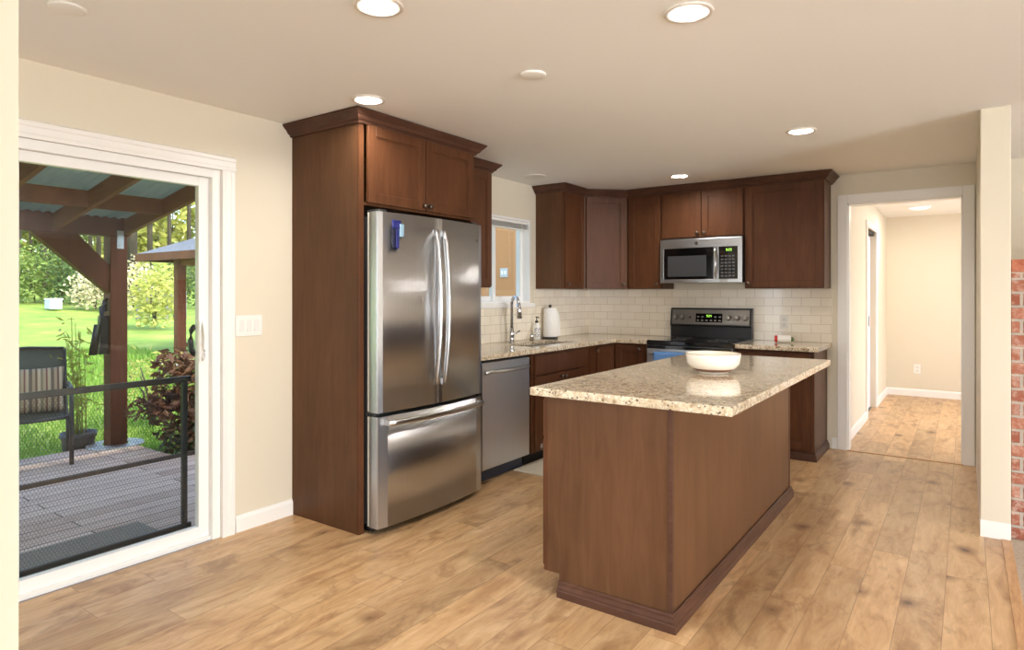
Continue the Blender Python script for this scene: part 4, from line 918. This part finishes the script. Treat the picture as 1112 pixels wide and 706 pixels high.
# tan wall of the house wing seen through the sink window
hw = struct('wall_outside', MB().box(-9.5, LW - .17, 8.5, 8.62, -.3, 3.0), M['tan'])
sx = thing('outdoor_switch', (-6.18, 8.49, 1.70), 'white switch plate on the tan outside wall seen through the sink window', 'light switch')
MB().box(-6.255, -6.105, 8.488, 8.4995, 1.635, 1.785, .003).build('cover_plate', plain('grey_white_plate', (176, 178, 180), .5), sx)
MB().box(-6.225, -6.195, 8.482, 8.4885, 1.68, 1.74, .002).build('rocker', M['white'], sx)
MB().box(-6.165, -6.135, 8.482, 8.4885, 1.68, 1.74, .002).build('rocker', M['white'], sx)
# doormat
o = MB().box(-4.25, -3.70, .75, 1.93, DK + .0005, DK + .012, .003).build('doormat', M['mat_grey']); recentre(tag(o, 'grey doormat on the deck just outside the glass door', 'doormat'))

# ------------------------------------------------------------------ patio cover
XP, SL = -6.60, .187
def rz(x): return 1.905 + (x - XP) * SL        # underside of the rafters
pc = thing('patio_cover', (XP, 2.79, DK), 'brown timber patio cover with corrugated roof over the deck', 'patio cover')
MB().box(XP - .075, XP + .075, 2.72, 2.87, DK + .013, 1.905, .006).build('post', M['redwood'], pc)
MB().box(XP - .075, XP + .075, -2.85, -2.70, DK + .013, 1.905, .006).build('post', M['redwood'], pc)
MB().box(XP - .068, XP + .068, -3.2, 2.90, 1.9055, 2.085, .005).build('beam', M['redwood'], pc)
MB().poly([(XP - .05, 2.10, 1.905), (XP - .05, 2.46, 1.905), (XP - .05, 2.72, 1.63), (XP - .05, 2.72, 1.37)], (.10, 0, 0)).build('knee_brace', M['redwood'], pc)
for y in (2.875, 2.29, 1.69, 1.09, .49, -.11, -.71):
    MB().poly([(XP - .25, y, rz(XP - .25) + .18), (XP - .25, y, rz(XP - .25) + .32), (LW - .17, y, rz(LW - .17) + .14), (LW - .17, y, rz(LW - .17))] if False else
              [(XP + .068, y, rz(XP + .068)), (XP + .068, y, rz(XP + .068) + .145), (LW - .165, y, rz(LW - .165) + .145), (LW - .165, y, rz(LW - .165))], (0, -.040, 0)).build('rafter', M['rafter'], pc)
for k, y in enumerate((2.875, 2.29, 1.69, 1.09, .49, -.11)):
    xq = -5.80
    MB().box(xq - .02, xq + .02, y - .59 + .005, y - .0405, rz(xq) + .006, rz(xq) + .142).build('blocking', M['rafter'], pc)
cv = []; cf = []
yy = [(-3.2 + k * .0127) for k in range(485)]
def cz(x, y): return rz(x) + .152 + .012 + .010 * math.sin(y * 2 * math.pi / .076)
for y in yy:
    for x in (XP - .25, LW - .20): cv.append((x, y, cz(x, y)))
for k in range(len(yy) - 1): a = 2 * k; cf.append((a, a + 1, a + 3, a + 2))
rp = raw('roof_sheet', cv, cf, M['corrugated'], pc, smooth=True)
sm = rp.modifiers.new('thickness', 'SOLIDIFY'); sm.thickness = .002
MB().box(XP + .0755, XP + .079, 2.775, 2.835, 1.79, 1.96, .001).cyl((XP + .079, 2.805, 1.82), (XP + .086, 2.805, 1.82), .011, n=8).cyl((XP + .079, 2.805, 1.93), (XP + .086, 2.805, 1.93), .011, n=8).build('post_bracket', M['galv'], pc)
MB().lathe([(.24, .0), (.24, .008), (.22, .012), (.11, .013)], (XP, 2.795, DK + .0125), (0, 0, 1), 32, cap=False).build('base_plate', M['galv'], pc)
# things hanging on the post
ht = thing('hanging_tools', (XP + .02, 2.68, 1.0), 'black garden tools hanging in a bundle on the patio post', 'tools')
hx = XP + .0
MB().tube([(hx, 2.716, 1.31), (hx + .02, 2.69, 1.30), (hx + .02, 2.672, 1.22), (hx + .02, 2.665, 1.0)], .014, 8).build('handle', M['black'], ht)
MB().tube([(hx + .03, 2.70, 1.27), (hx + .05, 2.655, 1.15), (hx + .06, 2.60, .80)], .012, 8).build('handle', M['black'], ht)
MB().tube([(hx + .05, 2.605, 1.08), (hx + .06, 2.57, .80)], [.016, .03], 8).build('blade', M['black'], ht)
MB().poly([(hx - .03, 2.655, 1.16), (hx - .03, 2.7155, 1.16), (hx - .03, 2.7155, .80), (hx - .03, 2.635, .80)], (.075, 0, 0)).build('holster', M['black'], ht)
MB().tube([(hx + .03, 2.70, 1.20), (hx + .05, 2.70, 1.28), (hx + .05, 2.64, 1.24), (hx + .05, 2.655, 1.0)], .010, 8).build('strap', M['charcoal'], ht)

# ------------------------------------------------------------------ mesh gate outside the door
mg = thing('mesh_gate', (-3.55, 1.2, 0), 'low black wire mesh gate standing outside the glass door', 'gate')
GX, GY0, GY1, GZ0, GZ1 = -3.575, .10, 1.905, .050, .868
g = MB().box(GX - .012, GX + .012, GY0, GY1, GZ1, GZ1 + .032, .004).box(GX - .012, GX + .012, GY0, GY1, GZ0, GZ0 + .028, .004)
g.build('rail', M['black'], mg)
MB().box(GX - .012, GX + .012, GY1 - .050, GY1 - .022, GZ0 + .028, GZ1, .003).build('upright', M['black'], mg)
MB().box(GX - .012, GX + .012, GY0, GY0 + .028, GZ0 + .028, GZ1, .003).build('upright', M['black'], mg)
for y in (GY0 + .2, GY1 - .12): MB().box(GX - .09, GX + .015, y, y + .03, -.0035, GZ0 - .0005, .003).build('foot', M['black'], mg)
def wire_net(y0, y1, z0, z1, cw, r):
    segs = []; ch = cw * .9; a = cw * .5
    ny = int((y1 - y0) / cw); nz = int((z1 - z0) / ch)
    for j in range(nz + 1):
        off = .5 * cw if j % 2 else 0
        for i in range(ny + 1):
            y = y0 + off + i * cw; z = z0 + j * ch
            if y > y1: continue
            pk = (y, z); up = (y, min(z + ch * .45, z1))
            segs.append((pk, up))
            if z + ch <= z1:
                for s_ in (-1, 1):
                    q = (y + s_ * cw * .5, z + ch)
                    if y0 <= q[0] <= y1: segs.append((up, q))
    return segs
vv = []; ff = []
for (ya, za), (yb, zb) in wire_net(GY0 + .03, GY1 - .052, GZ0 + .03, GZ1 - .002, .0155, .0009):
    dy, dz = yb - ya, zb - za; l = math.hypot(dy, dz) or 1; py, pz = -dz / l, dy / l; r = .00085; b = len(vv)
    for (y, z) in ((ya, za), (yb, zb)):
        vv += [(GX + r, y, z), (GX - r * .5, y + py * r * .87, z + pz * r * .87), (GX - r * .5, y - py * r * .87, z - pz * r * .87)]
    ff += [(b, b + 1, b + 4, b + 3), (b + 1, b + 2, b + 5, b + 4), (b + 2, b, b + 3, b + 5)]
raw('wire_mesh', vv, ff, M['mesh'], mg)

# ------------------------------------------------------------------ patio chair and cushion
CZ = DK + .0125
ch = thing('patio_chair', (-6.45, 2.05, CZ), 'dark grey metal patio chair with sling seat on the deck', 'chair', rz=-.30)
W_ = ROOTM[ch.name]
def lc(m): m.T = W_; return m
# local: +x is the front, y across (width .56), z up from the deck
for s_, y in ((1, .29), (-1, -.29)):
    lc(m := MB()).tube([(-.30, y, .60), (-.22, y, .635), (.12, y, .635), (.21, y, .60), (.235, y, .52), (.25, y, .0)], .017, 10, ref=(0, 1, 0)); m.build('arm_leg', M['chair_metal'], ch)
    lc(m := MB()).tube([(-.43, y * .93, .93), (-.38, y * .94, .70), (-.27, y * .95, .42), (-.20, y * .95, .35), (.0, y * .95, .36), (.20, y * .95, .40), (.235, y * .95, .395)], .015, 10, ref=(0, 1, 0)); m.build('side_rail', M['chair_metal'], ch)
    lc(m := MB()).tube([(-.22, y * .98, .36), (-.30, y, .15), (-.33, y, .0)], .015, 10, ref=(0, 1, 0)); m.build('rear_leg', M['chair_metal'], ch)
lc(m := MB()).tube([(.235, -.275, .395), (.245, 0, .385), (.235, .275, .395)], .014, 8); m.build('front_bar', M['chair_metal'], ch)
lc(m := MB()).tube([(-.43, -.27, .93), (-.44, 0, .945), (-.43, .27, .93)], .014, 8); m.build('top_bar', M['chair_metal'], ch)
sv = []; sf = []
pp = [(-.43, .93), (-.405, .82), (-.38, .70), (-.325, .56), (-.27, .42), (-.20, .352), (.0, .362), (.12, .385), (.22, .396)]
for (x, z) in pp:
    for k in range(9):
        y = -.262 + .524 * k / 8; sag = .016 * (1 - (y / .262) ** 2); sv.append(W_ @ Vector((x - (sag if z > .42 else 0), y, z - (sag if z <= .42 else 0))))
for i in range(len(pp) - 1):
    for k in range(8): a = i * 9 + k; sf.append((a, a + 1, a + 10, a + 9))
so_ = raw('sling', [tuple(v) for v in sv], sf, M['sling'], ch, True)
sm = so_.modifiers.new('thickness', 'SOLIDIFY'); sm.thickness = .005; sm.offset = 0
# cushion leaning on the chair's back: local x across
cu_m = W_ @ Matrix.Translation((-.262, .03, .58)) @ Matrix.Rotation(R_(-17), 4, 'Y') @ Matrix.Rotation(R_(90), 4, 'Z')
cvv = []; cff = []; NN = 14
for side in (1, -1):
    for i in range(NN + 1):
        for j in range(NN + 1):
            u = -1 + 2 * i / NN; v = -1 + 2 * j / NN
            th = .075 * max(0, (1 - u ** 4)) ** .5 * max(0, (1 - v ** 4)) ** .5
            k = 1 - .07 * (u * u * (1 - v * v) + v * v * (1 - u * u)) * 0 - .06 * (1 - v * v if abs(u) == 1 else (1 - u * u if abs(v) == 1 else 0))
            cvv.append((u * .235 * k, side * th, v * .205 * k))
S_ = (NN + 1) ** 2
for s_ in range(2):
    for i in range(NN):
        for j in range(NN): a = s_ * S_ + i * (NN + 1) + j; cff.append((a, a + 1, a + NN + 2, a + NN + 1))
me = bpy.data.meshes.new('cushion'); me.from_pydata(cvv, [], cff)
for p in me.polygons: p.use_smooth = True
bmx = bmesh.new(); bmx.from_mesh(me); bmesh.ops.remove_doubles(bmx, verts=bmx.verts, dist=.0005); bmesh.ops.recalc_face_normals(bmx, faces=bmx.faces); bmx.to_mesh(me); bmx.free()
me.materials.append(M['stripes']); cu = bpy.data.objects.new('cushion', me); C.objects.link(cu); cu.matrix_world = cu_m
tag(cu, 'brown and cream striped cushion leaning on the patio chair back', 'cushion')

# ------------------------------------------------------------------ plants
def leaf_mesh(name, centers, sizes, mat, parent=None, ratio=.45, up=0.0, seed=1, jit=None):
    """pointed leaves (two triangles folded on the midrib) of given centres and lengths, random facing"""
    r_ = np.random.default_rng(seed); c = np.asarray(centers, float); n = len(c); s = np.asarray(sizes, float).reshape(-1, 1)
    d = r_.normal(size=(n, 3)); d[:, 2] = d[:, 2] * .6 + up; d /= np.linalg.norm(d, axis=1, keepdims=True)
    e = r_.normal(size=(n, 3)); e -= d * np.sum(e * d, 1, keepdims=True); e /= np.linalg.norm(e, axis=1, keepdims=True)
    f = np.cross(d, e)
    base = c - d * s * .5; tip = c + d * s * .5
    l = c + e * s * ratio * .5 + f * s * .08; rr = c - e * s * ratio * .5 + f * s * .08
    Vt = np.stack([base, l, tip, rr], 1).reshape(-1, 3); q = np.arange(n).reshape(-1, 1) * 4
    F = np.concatenate([q + [0, 1, 2], q + [0, 2, 3]], 1).reshape(-1, 3)
    return raw(name, Vt.tolist(), F.tolist(), mat, parent)
def blob_pts(n, c, r, seed, shell=.55):
    r_ = np.random.default_rng(seed); d = r_.normal(size=(n, 3)); d /= np.linalg.norm(d, axis=1, keepdims=True)
    k = (shell + (1 - shell) * r_.random((n, 1))); return np.asarray(c) + d * k * np.asarray(r)
# pot with bamboo by the post
pb = thing('potted_bamboo', (-6.86, 2.60, -.1), 'charcoal pot of thin yellow-green bamboo beside the patio post', 'potted plant')
PZ = -.255
MB().lathe([(.115, 0), (.135, .25), (.15, .27), (.15, .31), (.135, .31), (.13, .28), (.002, .27)], (-6.86, 2.58, PZ), (0, 0, 1), 28).build('pot', M['pot'], pb)
random.seed(3); lc_ = []
for k in range(9):
    x, y = -6.86 + random.uniform(-.08, .08), 2.58 + random.uniform(-.08, .08); tx, ty = random.uniform(-.14, .14), random.uniform(-.16, .10); hh = random.uniform(.75, 1.25)
    MB().tube([(x, y, PZ + .265), (x + tx * .3, y + ty * .3, PZ + .27 + hh * .5), (x + tx, y + ty, PZ + .27 + hh)], [.007, .005, .003], 6).build('cane', M['leaf_bamboo'], pb)
    for q in range(26):
        t_ = random.uniform(.25, 1.0); lc_.append((x + tx * t_ + random.gauss(0, .05), y + ty * t_ + random.gauss(0, .06), PZ + .27 + hh * t_ + random.gauss(0, .03)))
leaf_mesh('foliage', lc_, np.random.default_rng(5).uniform(.06, .13, len(lc_)), M['leaf_bamboo'], pb, .22, -.3)
def stems(parent, base, n, spread, h, seed, mat, r=.006):
    random.seed(seed); m = MB()
    for k in range(n):
        a = random.uniform(0, 6.28); q = random.uniform(.3, 1) * spread
        m.tube([base, (base[0] + math.cos(a) * q * .4, base[1] + math.sin(a) * q * .4, base[2] + h * .55), (base[0] + math.cos(a) * q, base[1] + math.sin(a) * q, base[2] + h * random.uniform(.75, 1.05))], [r * 1.4, r, r * .5], 5)
    o = m.build('stems', mat, parent); o['kind'] = 'stuff'; return o
# bronze shrub
sh = thing('bronze_shrub', (-6.0, 3.3, -.26), 'bushy bronze and red leaved shrub at the right end of the raised deck', 'shrub')
B0 = (-6.0, 3.30, -.25)
stems(sh, B0, 14, .45, .85, 4, M['bark'])
pts = np.concatenate([blob_pts(700, (-6.0, 3.30, .12), (.42, .42, .40), 11, .3), blob_pts(420, (-6.02, 3.22, .50), (.32, .36, .28), 12, .3), blob_pts(220, (-6.25, 3.05, .28), (.34, .3, .16), 14, .3), blob_pts(180, (-6.0, 3.1, .70), (.22, .28, .2), 15, .3)])
pts = pts[pts[:, 2] > -.24]
leaf_mesh('foliage', pts, np.random.default_rng(2).uniform(.06, .12, len(pts)), M['leaf_red'], sh, .5, .1, 9)
pts = np.concatenate([blob_pts(500, (-5.95, 3.25, -.02), (.40, .40, .26), 21, .3)]); pts = pts[pts[:, 2] > -.24]
leaf_mesh('lower_foliage', pts, np.random.default_rng(3).uniform(.06, .11, len(pts)), plain('dull_olive_leaves', (84, 84, 62), .7), sh, .35, .2, 10)
# orange flowers
fl = MB()
for k in range(16):
    random.seed(50 + k); c = (-5.95 + random.gauss(0, .07), 3.36 + random.gauss(0, .06), .70 + random.gauss(0, .045))
    fl.lathe([(.003, -.02), (.022, 0), (.026, .012), (.004, .018)], c, (random.gauss(.4, .3), random.gauss(-.4, .3), 1), 7)
o = fl.build('flower_heads', M['flower'], sh); o['kind'] = 'stuff'
# big bright leaves
be = thing('elephant_ear_plant', (-6.3, 3.7, -.26), 'plant with large bright green leaves behind the bronze shrub', 'plant')
for k, (bx, by, bz, L_, Wd, az, pitch) in enumerate(((-6.30, 3.55, .78, .52, .30, 2.5, .75), (-6.25, 3.62, .70, .46, .26, -.9, .35), (-6.35, 3.78, .72, .44, .24, .9, .4), (-6.2, 3.8, .45, .44, .24, .3, .1))):
    lv = []; lf_ = []; NL = 10
    for i in range(NL + 1):
        t_ = i / NL; wv = Wd * .5 * (math.sin(math.pi * min(1, t_ * .92 + .08)) ** .8) * (1.15 - .5 * t_)
        zc = math.sin(pitch) * L_ * t_ - .25 * L_ * t_ * t_; xc = math.cos(pitch) * L_ * t_
        for q in (-1, -.5, 0, .5, 1):
            px, py, pz = xc, q * wv, zc + abs(q) * wv * .45
            lv.append((bx + px * math.cos(az) - py * math.sin(az), by + px * math.sin(az) + py * math.cos(az), bz + pz))
    for i in range(NL):
        for q in range(4): a = i * 5 + q; lf_.append((a, a + 1, a + 6, a + 5))
    o = raw('leaf', lv, lf_, M['leaf_big'], be, True); sm = o.modifiers.new('thickness', 'SOLIDIFY'); sm.thickness = .003
    MB().tube([(-6.3, 3.68, -.25), ((bx - 6.3) / 2, (by + 3.68) / 2, .3), (bx, by, bz)], [.018, .013, .009], 7).build('stalk', M['leaf_big'], be)
# pale shrub with drooping branches behind the post
def shrub(name, c, r, n, size, mat, label, cat='shrub', seed=1, group=None, h_stem=.6, ratio=.45, shell=.35, stem_n=8):
    t = thing(name, (c[0], c[1], gz(c[0])), label, cat, group)
    b = (c[0], c[1], gz(c[0]) - .02)
    stems(t, b, stem_n, max(r[0], r[1]) * .6, (c[2] - b[2]) + r[2] * .5, seed, M['bark'], .012)
    p = blob_pts(n, c, r, seed, shell); p = p[p[:, 2] > gz(c[0]) + .02]
    o = leaf_mesh('foliage', p, np.random.default_rng(seed).uniform(.7, 1.3, len(p)) * size, mat, t, ratio, 0, seed + 1); return t
shrub('arching_shrub', (-7.9, 3.75, .38), (.55, .55, .42), 260, .10, M['leaf_yellow'], 'airy yellow-green shrub on the lawn right of the patio post', seed=31, ratio=.3)

# ------------------------------------------------------------------ gazebo
gb = thing('gazebo', (-12.6, 8.4, gz(-13)), 'brown garden gazebo with grey shingle hip roof on the lawn', 'gazebo')
gx0, gx1, gy0, gy1, ge = -13.85, -10.6, 7.15, 10.2, 2.10
for x, y in ((gx0, gy0), (gx1, gy0), (gx0, gy1), (gx1, gy1), (gx0 + .35, gy0 + .42)):
    MB().box(x - .09, x + .09, y - .09, y + .09, gz(x) - .05, ge + .10, .008).build('post', M['redwood'], gb)
MB().box(gx0 - .06, gx1 + .06, gy0 - .05, gy0 + .05, ge - .12, ge + .08).box(gx0 - .06, gx1 + .06, gy1 - .05, gy1 + .05, ge - .12, ge + .08).box(gx0 - .05, gx0 + .05, gy0 + .05, gy1 - .05, ge - .12, ge + .08).box(gx1 - .05, gx1 + .05, gy0 + .05, gy1 - .05, ge - .12, ge + .08).build('ring_beam', M['rafter'], gb)
def hip(x0, x1, y0, y1, z0, z1, ins, t_, name, mat):
    m = MB(); cx_, cy_ = (x0 + x1) / 2, (y0 + y1) / 2; rings = []
    for (d, z) in ((0, z0), (0, z0 + t_), (1 - ins, z1)):
        k = d; rings.append([m.b.verts.new(p) for p in ((x0 + (cx_ - x0) * k, y0 + (cy_ - y0) * k, z), (x1 + (cx_ - x1) * k, y0 + (cy_ - y0) * k, z), (x1 + (cx_ - x1) * k, y1 + (cy_ - y1) * k, z), (x0 + (cx_ - x0) * k, y1 + (cy_ - y1) * k, z))])
    m.skin(rings, True, False); return m.build(name, mat, gb)
hip(gx0 - .65, gx1 + .65, gy0 - .6, gy1 + .6, ge + .10, ge + .78, .30, .02, 'roof', M['shingle'])
MB().box(gx0 - .67, gx1 + .67, gy0 - .62, gy0 - .58, ge - .04, ge + .115).box(gx0 - .67, gx1 + .67, gy1 + .58, gy1 + .62, ge - .04, ge + .115).box(gx0 - .67, gx0 - .63, gy0 - .58, gy1 + .58, ge - .04, ge + .115).box(gx1 + .63, gx1 + .67, gy0 - .58, gy1 + .58, ge - .04, ge + .115).build('fascia', M['redwood'], gb)
MB().box(gx0 + .55, gx1 - .55, gy0 + .5, gy1 - .5, ge + .78, ge + 1.0).build('cupola', M['redwood'], gb)
hip(gx0 + .3, gx1 - .3, gy0 + .25, gy1 - .25, ge + 1.0, ge + 1.5, .02, .03, 'cupola_roof', M['shingle'])
o = MB().lathe([(2.6, 0), (2.6, .03), (.01, .035)], (-12.2, 8.7, gz(-12.2) + .02), (0, 0, 1), 40).build('ground_gravel', M['stone']); o['kind'] = 'structure'

# ------------------------------------------------------------------ trees and distance
def tree(x, y, h, r, label, mat, seed, crown=(0.35, 2.2), n=1400, size=.40, group='conifers beyond the lawn'):
    z0 = gz(x) - .1; t = thing('tree', (x, y, z0), label, 'tree', group)
    m = MB(); random.seed(seed); lean = random.uniform(-.3, .3)
    r *= .75; m.tube([(x, y, z0), (x + lean * .3, y, z0 + h * .5), (x + lean, y + lean * .5, z0 + h)], [r * 1.15, r * .8, r * .2], 12)
    m.build('trunk', M['bark'], t)
    c0, cr = crown; r_ = np.random.default_rng(seed)
    tt = r_.random(n) ** .8; zz = z0 + h * (c0 + (1.02 - c0) * tt); rad = cr * (1.05 - tt) * np.sqrt(r_.random(n)); a = r_.random(n) * 6.283
    p = np.stack([x + rad * np.cos(a), y + rad * np.sin(a), zz - rad * .25], 1)
    leaf_mesh('foliage', p, r_.uniform(.6, 1.4, n) * size, mat, t, .4, -.2, seed); return t
def polar(px, dist):
    k = (px - 556) / 696.0; s_, c_ = math.sin(YAW), math.cos(YAW)
    return ((-s_ + k * c_) * dist, (c_ + k * s_) * dist)
TR = [(21, 30, 17, .13, 'leaf_dark'), (33.5, 34, 19, .11, 'leaf_dark'), (48, 33, 21, .24, 'leaf_dark'), (55, 38, 20, .10, 'leaf_mid'), (66, 28, 18, .13, 'leaf_dark'), (98, 36, 20, .12, 'leaf_mid'), (107, 33, 20, .14, 'leaf_dark'),
      (144, 31, 21, .27, 'leaf_dark'), (163, 40, 19, .20, 'leaf_mid'), (184, 37, 18, .14, 'leaf_mid'), (205, 41, 20, .16, 'leaf_dark')]
WH = ['slim conifer at the left edge of the glass door', 'thin conifer left of the thick trunk behind the knee brace', 'thick trunked conifer showing just left of the knee brace', 'thin conifer right beside the thick left trunk',
      'pale slim conifer trunk below the knee brace', 'thin conifer in the gap above the knee brace', 'conifer just left of the patio post top', 'thick grey trunked conifer just right of the patio post', 'conifer behind the gazebo eave', 'slim conifer above the gazebo roof', 'conifer at the right edge of the glass door']
for i, (px, dd_, h, r, mt) in enumerate(TR):
    x, y = polar(px, dd_)
    tree(x, y, h, r, WH[i], M[mt], 100 + i, (0.50, 2.0), 600, .42)
    if i in (0, 3, 5, 8, 9, 10):
        pass
BT = [(-20, 50), (10, 46), (42, 52), (72, 47), (102, 53), (130, 46), (158, 51), (186, 47), (214, 52), (245, 48), (280, 52)]
BT = [polar(*q) for q in BT] + [(-50 + (k % 3) * 2.5, 13 - k * 4.5) for k in range(12)]
for i, (x, y) in enumerate(BT):
    z0 = gz(x); t = thing('background_tree', (x, y, z0), 'sunlit yellow-green broadleaf tree far behind the conifers', 'tree', 'broadleaf trees far behind')
    m = MB(); m.tube([(x, y, z0 - .1), (x + .2, y, z0 + 5), (x, y + .3, z0 + 9)], [.06, .05, .03], 8); m.build('trunk', M['bark'], t)
    random.seed(900 + i)
    p = np.concatenate([blob_pts(330, (x + random.uniform(-.8, .8), y + random.uniform(-.8, .8), z0 + 1.6 + q * 1.9), (2.0, 2.0, 1.7), 300 + i * 7 + q, .4) for q in range(5)]); p = p[p[:, 2] > z0]
    leaf_mesh('foliage', p, np.random.default_rng(i).uniform(.35, .8, len(p)), M['leaf_yellow' if i % 3 else 'leaf_mid'], t, .6, 0, 400 + i)
SB = [(17, 26, 1.6, 1.3, 'leaf_mid', 'green bush at the far left edge of the lawn'), (38, 27, 2.0, 1.5, 'leaf_mid', 'rounded green bush behind the pale bin, left of it'), (64, 28, 2.0, 1.5, 'leaf_dark', 'dark green bush directly behind the pale bin'), (86, 27, 1.7, 1.3, 'leaf_dark', 'dark bush at the lawn edge below the knee brace'),
      (104, 25, 1.2, 1.1, 'leaf_straw', 'pale straw coloured bush left of the patio post'), (146, 24, 1.6, 1.1, 'leaf_straw', 'pale bush right of the patio post at the lawn edge'), (168, 19, 1.5, .8, 'leaf_yellow', 'small yellow-green tree in front of the grey fence'), (190, 30, 2.0, 1.6, 'leaf_mid', 'leafy bush behind the gazebo posts'), (225, 28, 2.0, 1.7, 'leaf_dark', 'bush at the right edge of the glass door')]
for i, (px, dd_, hc, r, mt, lab) in enumerate(SB):
    x, y = polar(px, dd_); shrub('garden_bush', (x, y, gz(x) + hc * .62), (r, r, hc * .75), 1000, .17, M[mt], lab, 'bush', 500 + i, None, ratio=.55, stem_n=5)
x, y = polar(58, 24); z0 = gz(x)
bn = thing('storage_bin', (x, y, z0), 'pale blue storage bin at the far edge of the lawn', 'bin')
MB().box(x - .26, x + .26, y - .2, y + .2, z0 + .01, z0 + .34, .02).build('tub', M['bin'], bn)
MB().box(x - .28, x + .28, y - .22, y + .22, z0 + .342, z0 + .40, .015).build('lid', plain('white_lid', (232, 236, 240), .5), bn)
fn = thing('garden_fence', (*polar(172, 22), gz(-19)), 'low grey rail fence at the far right of the lawn', 'fence')
A = Vector((*polar(150, 22), 0)); B = Vector((*polar(200, 23), 0)); D_ = (B - A)
for k in range(6):
    p = A + D_ * k / 5; z0 = gz(p.x); MB().box(p.x - .06, p.x + .06, p.y - .06, p.y + .06, z0 - .05, z0 + .95, .01).build('fence_post', M['fence'], fn)
for z in (.2, .45, .7):
    n_ = Vector((-D_.y, D_.x, 0)).normalized() * .03
    MB().poly([(A.x, A.y, gz(A.x) + z), (B.x, B.y, gz(B.x) + z), (B.x, B.y, gz(B.x) + z + .13), (A.x, A.y, gz(A.x) + z + .13)], n_).build('rail', M['fence'], fn)
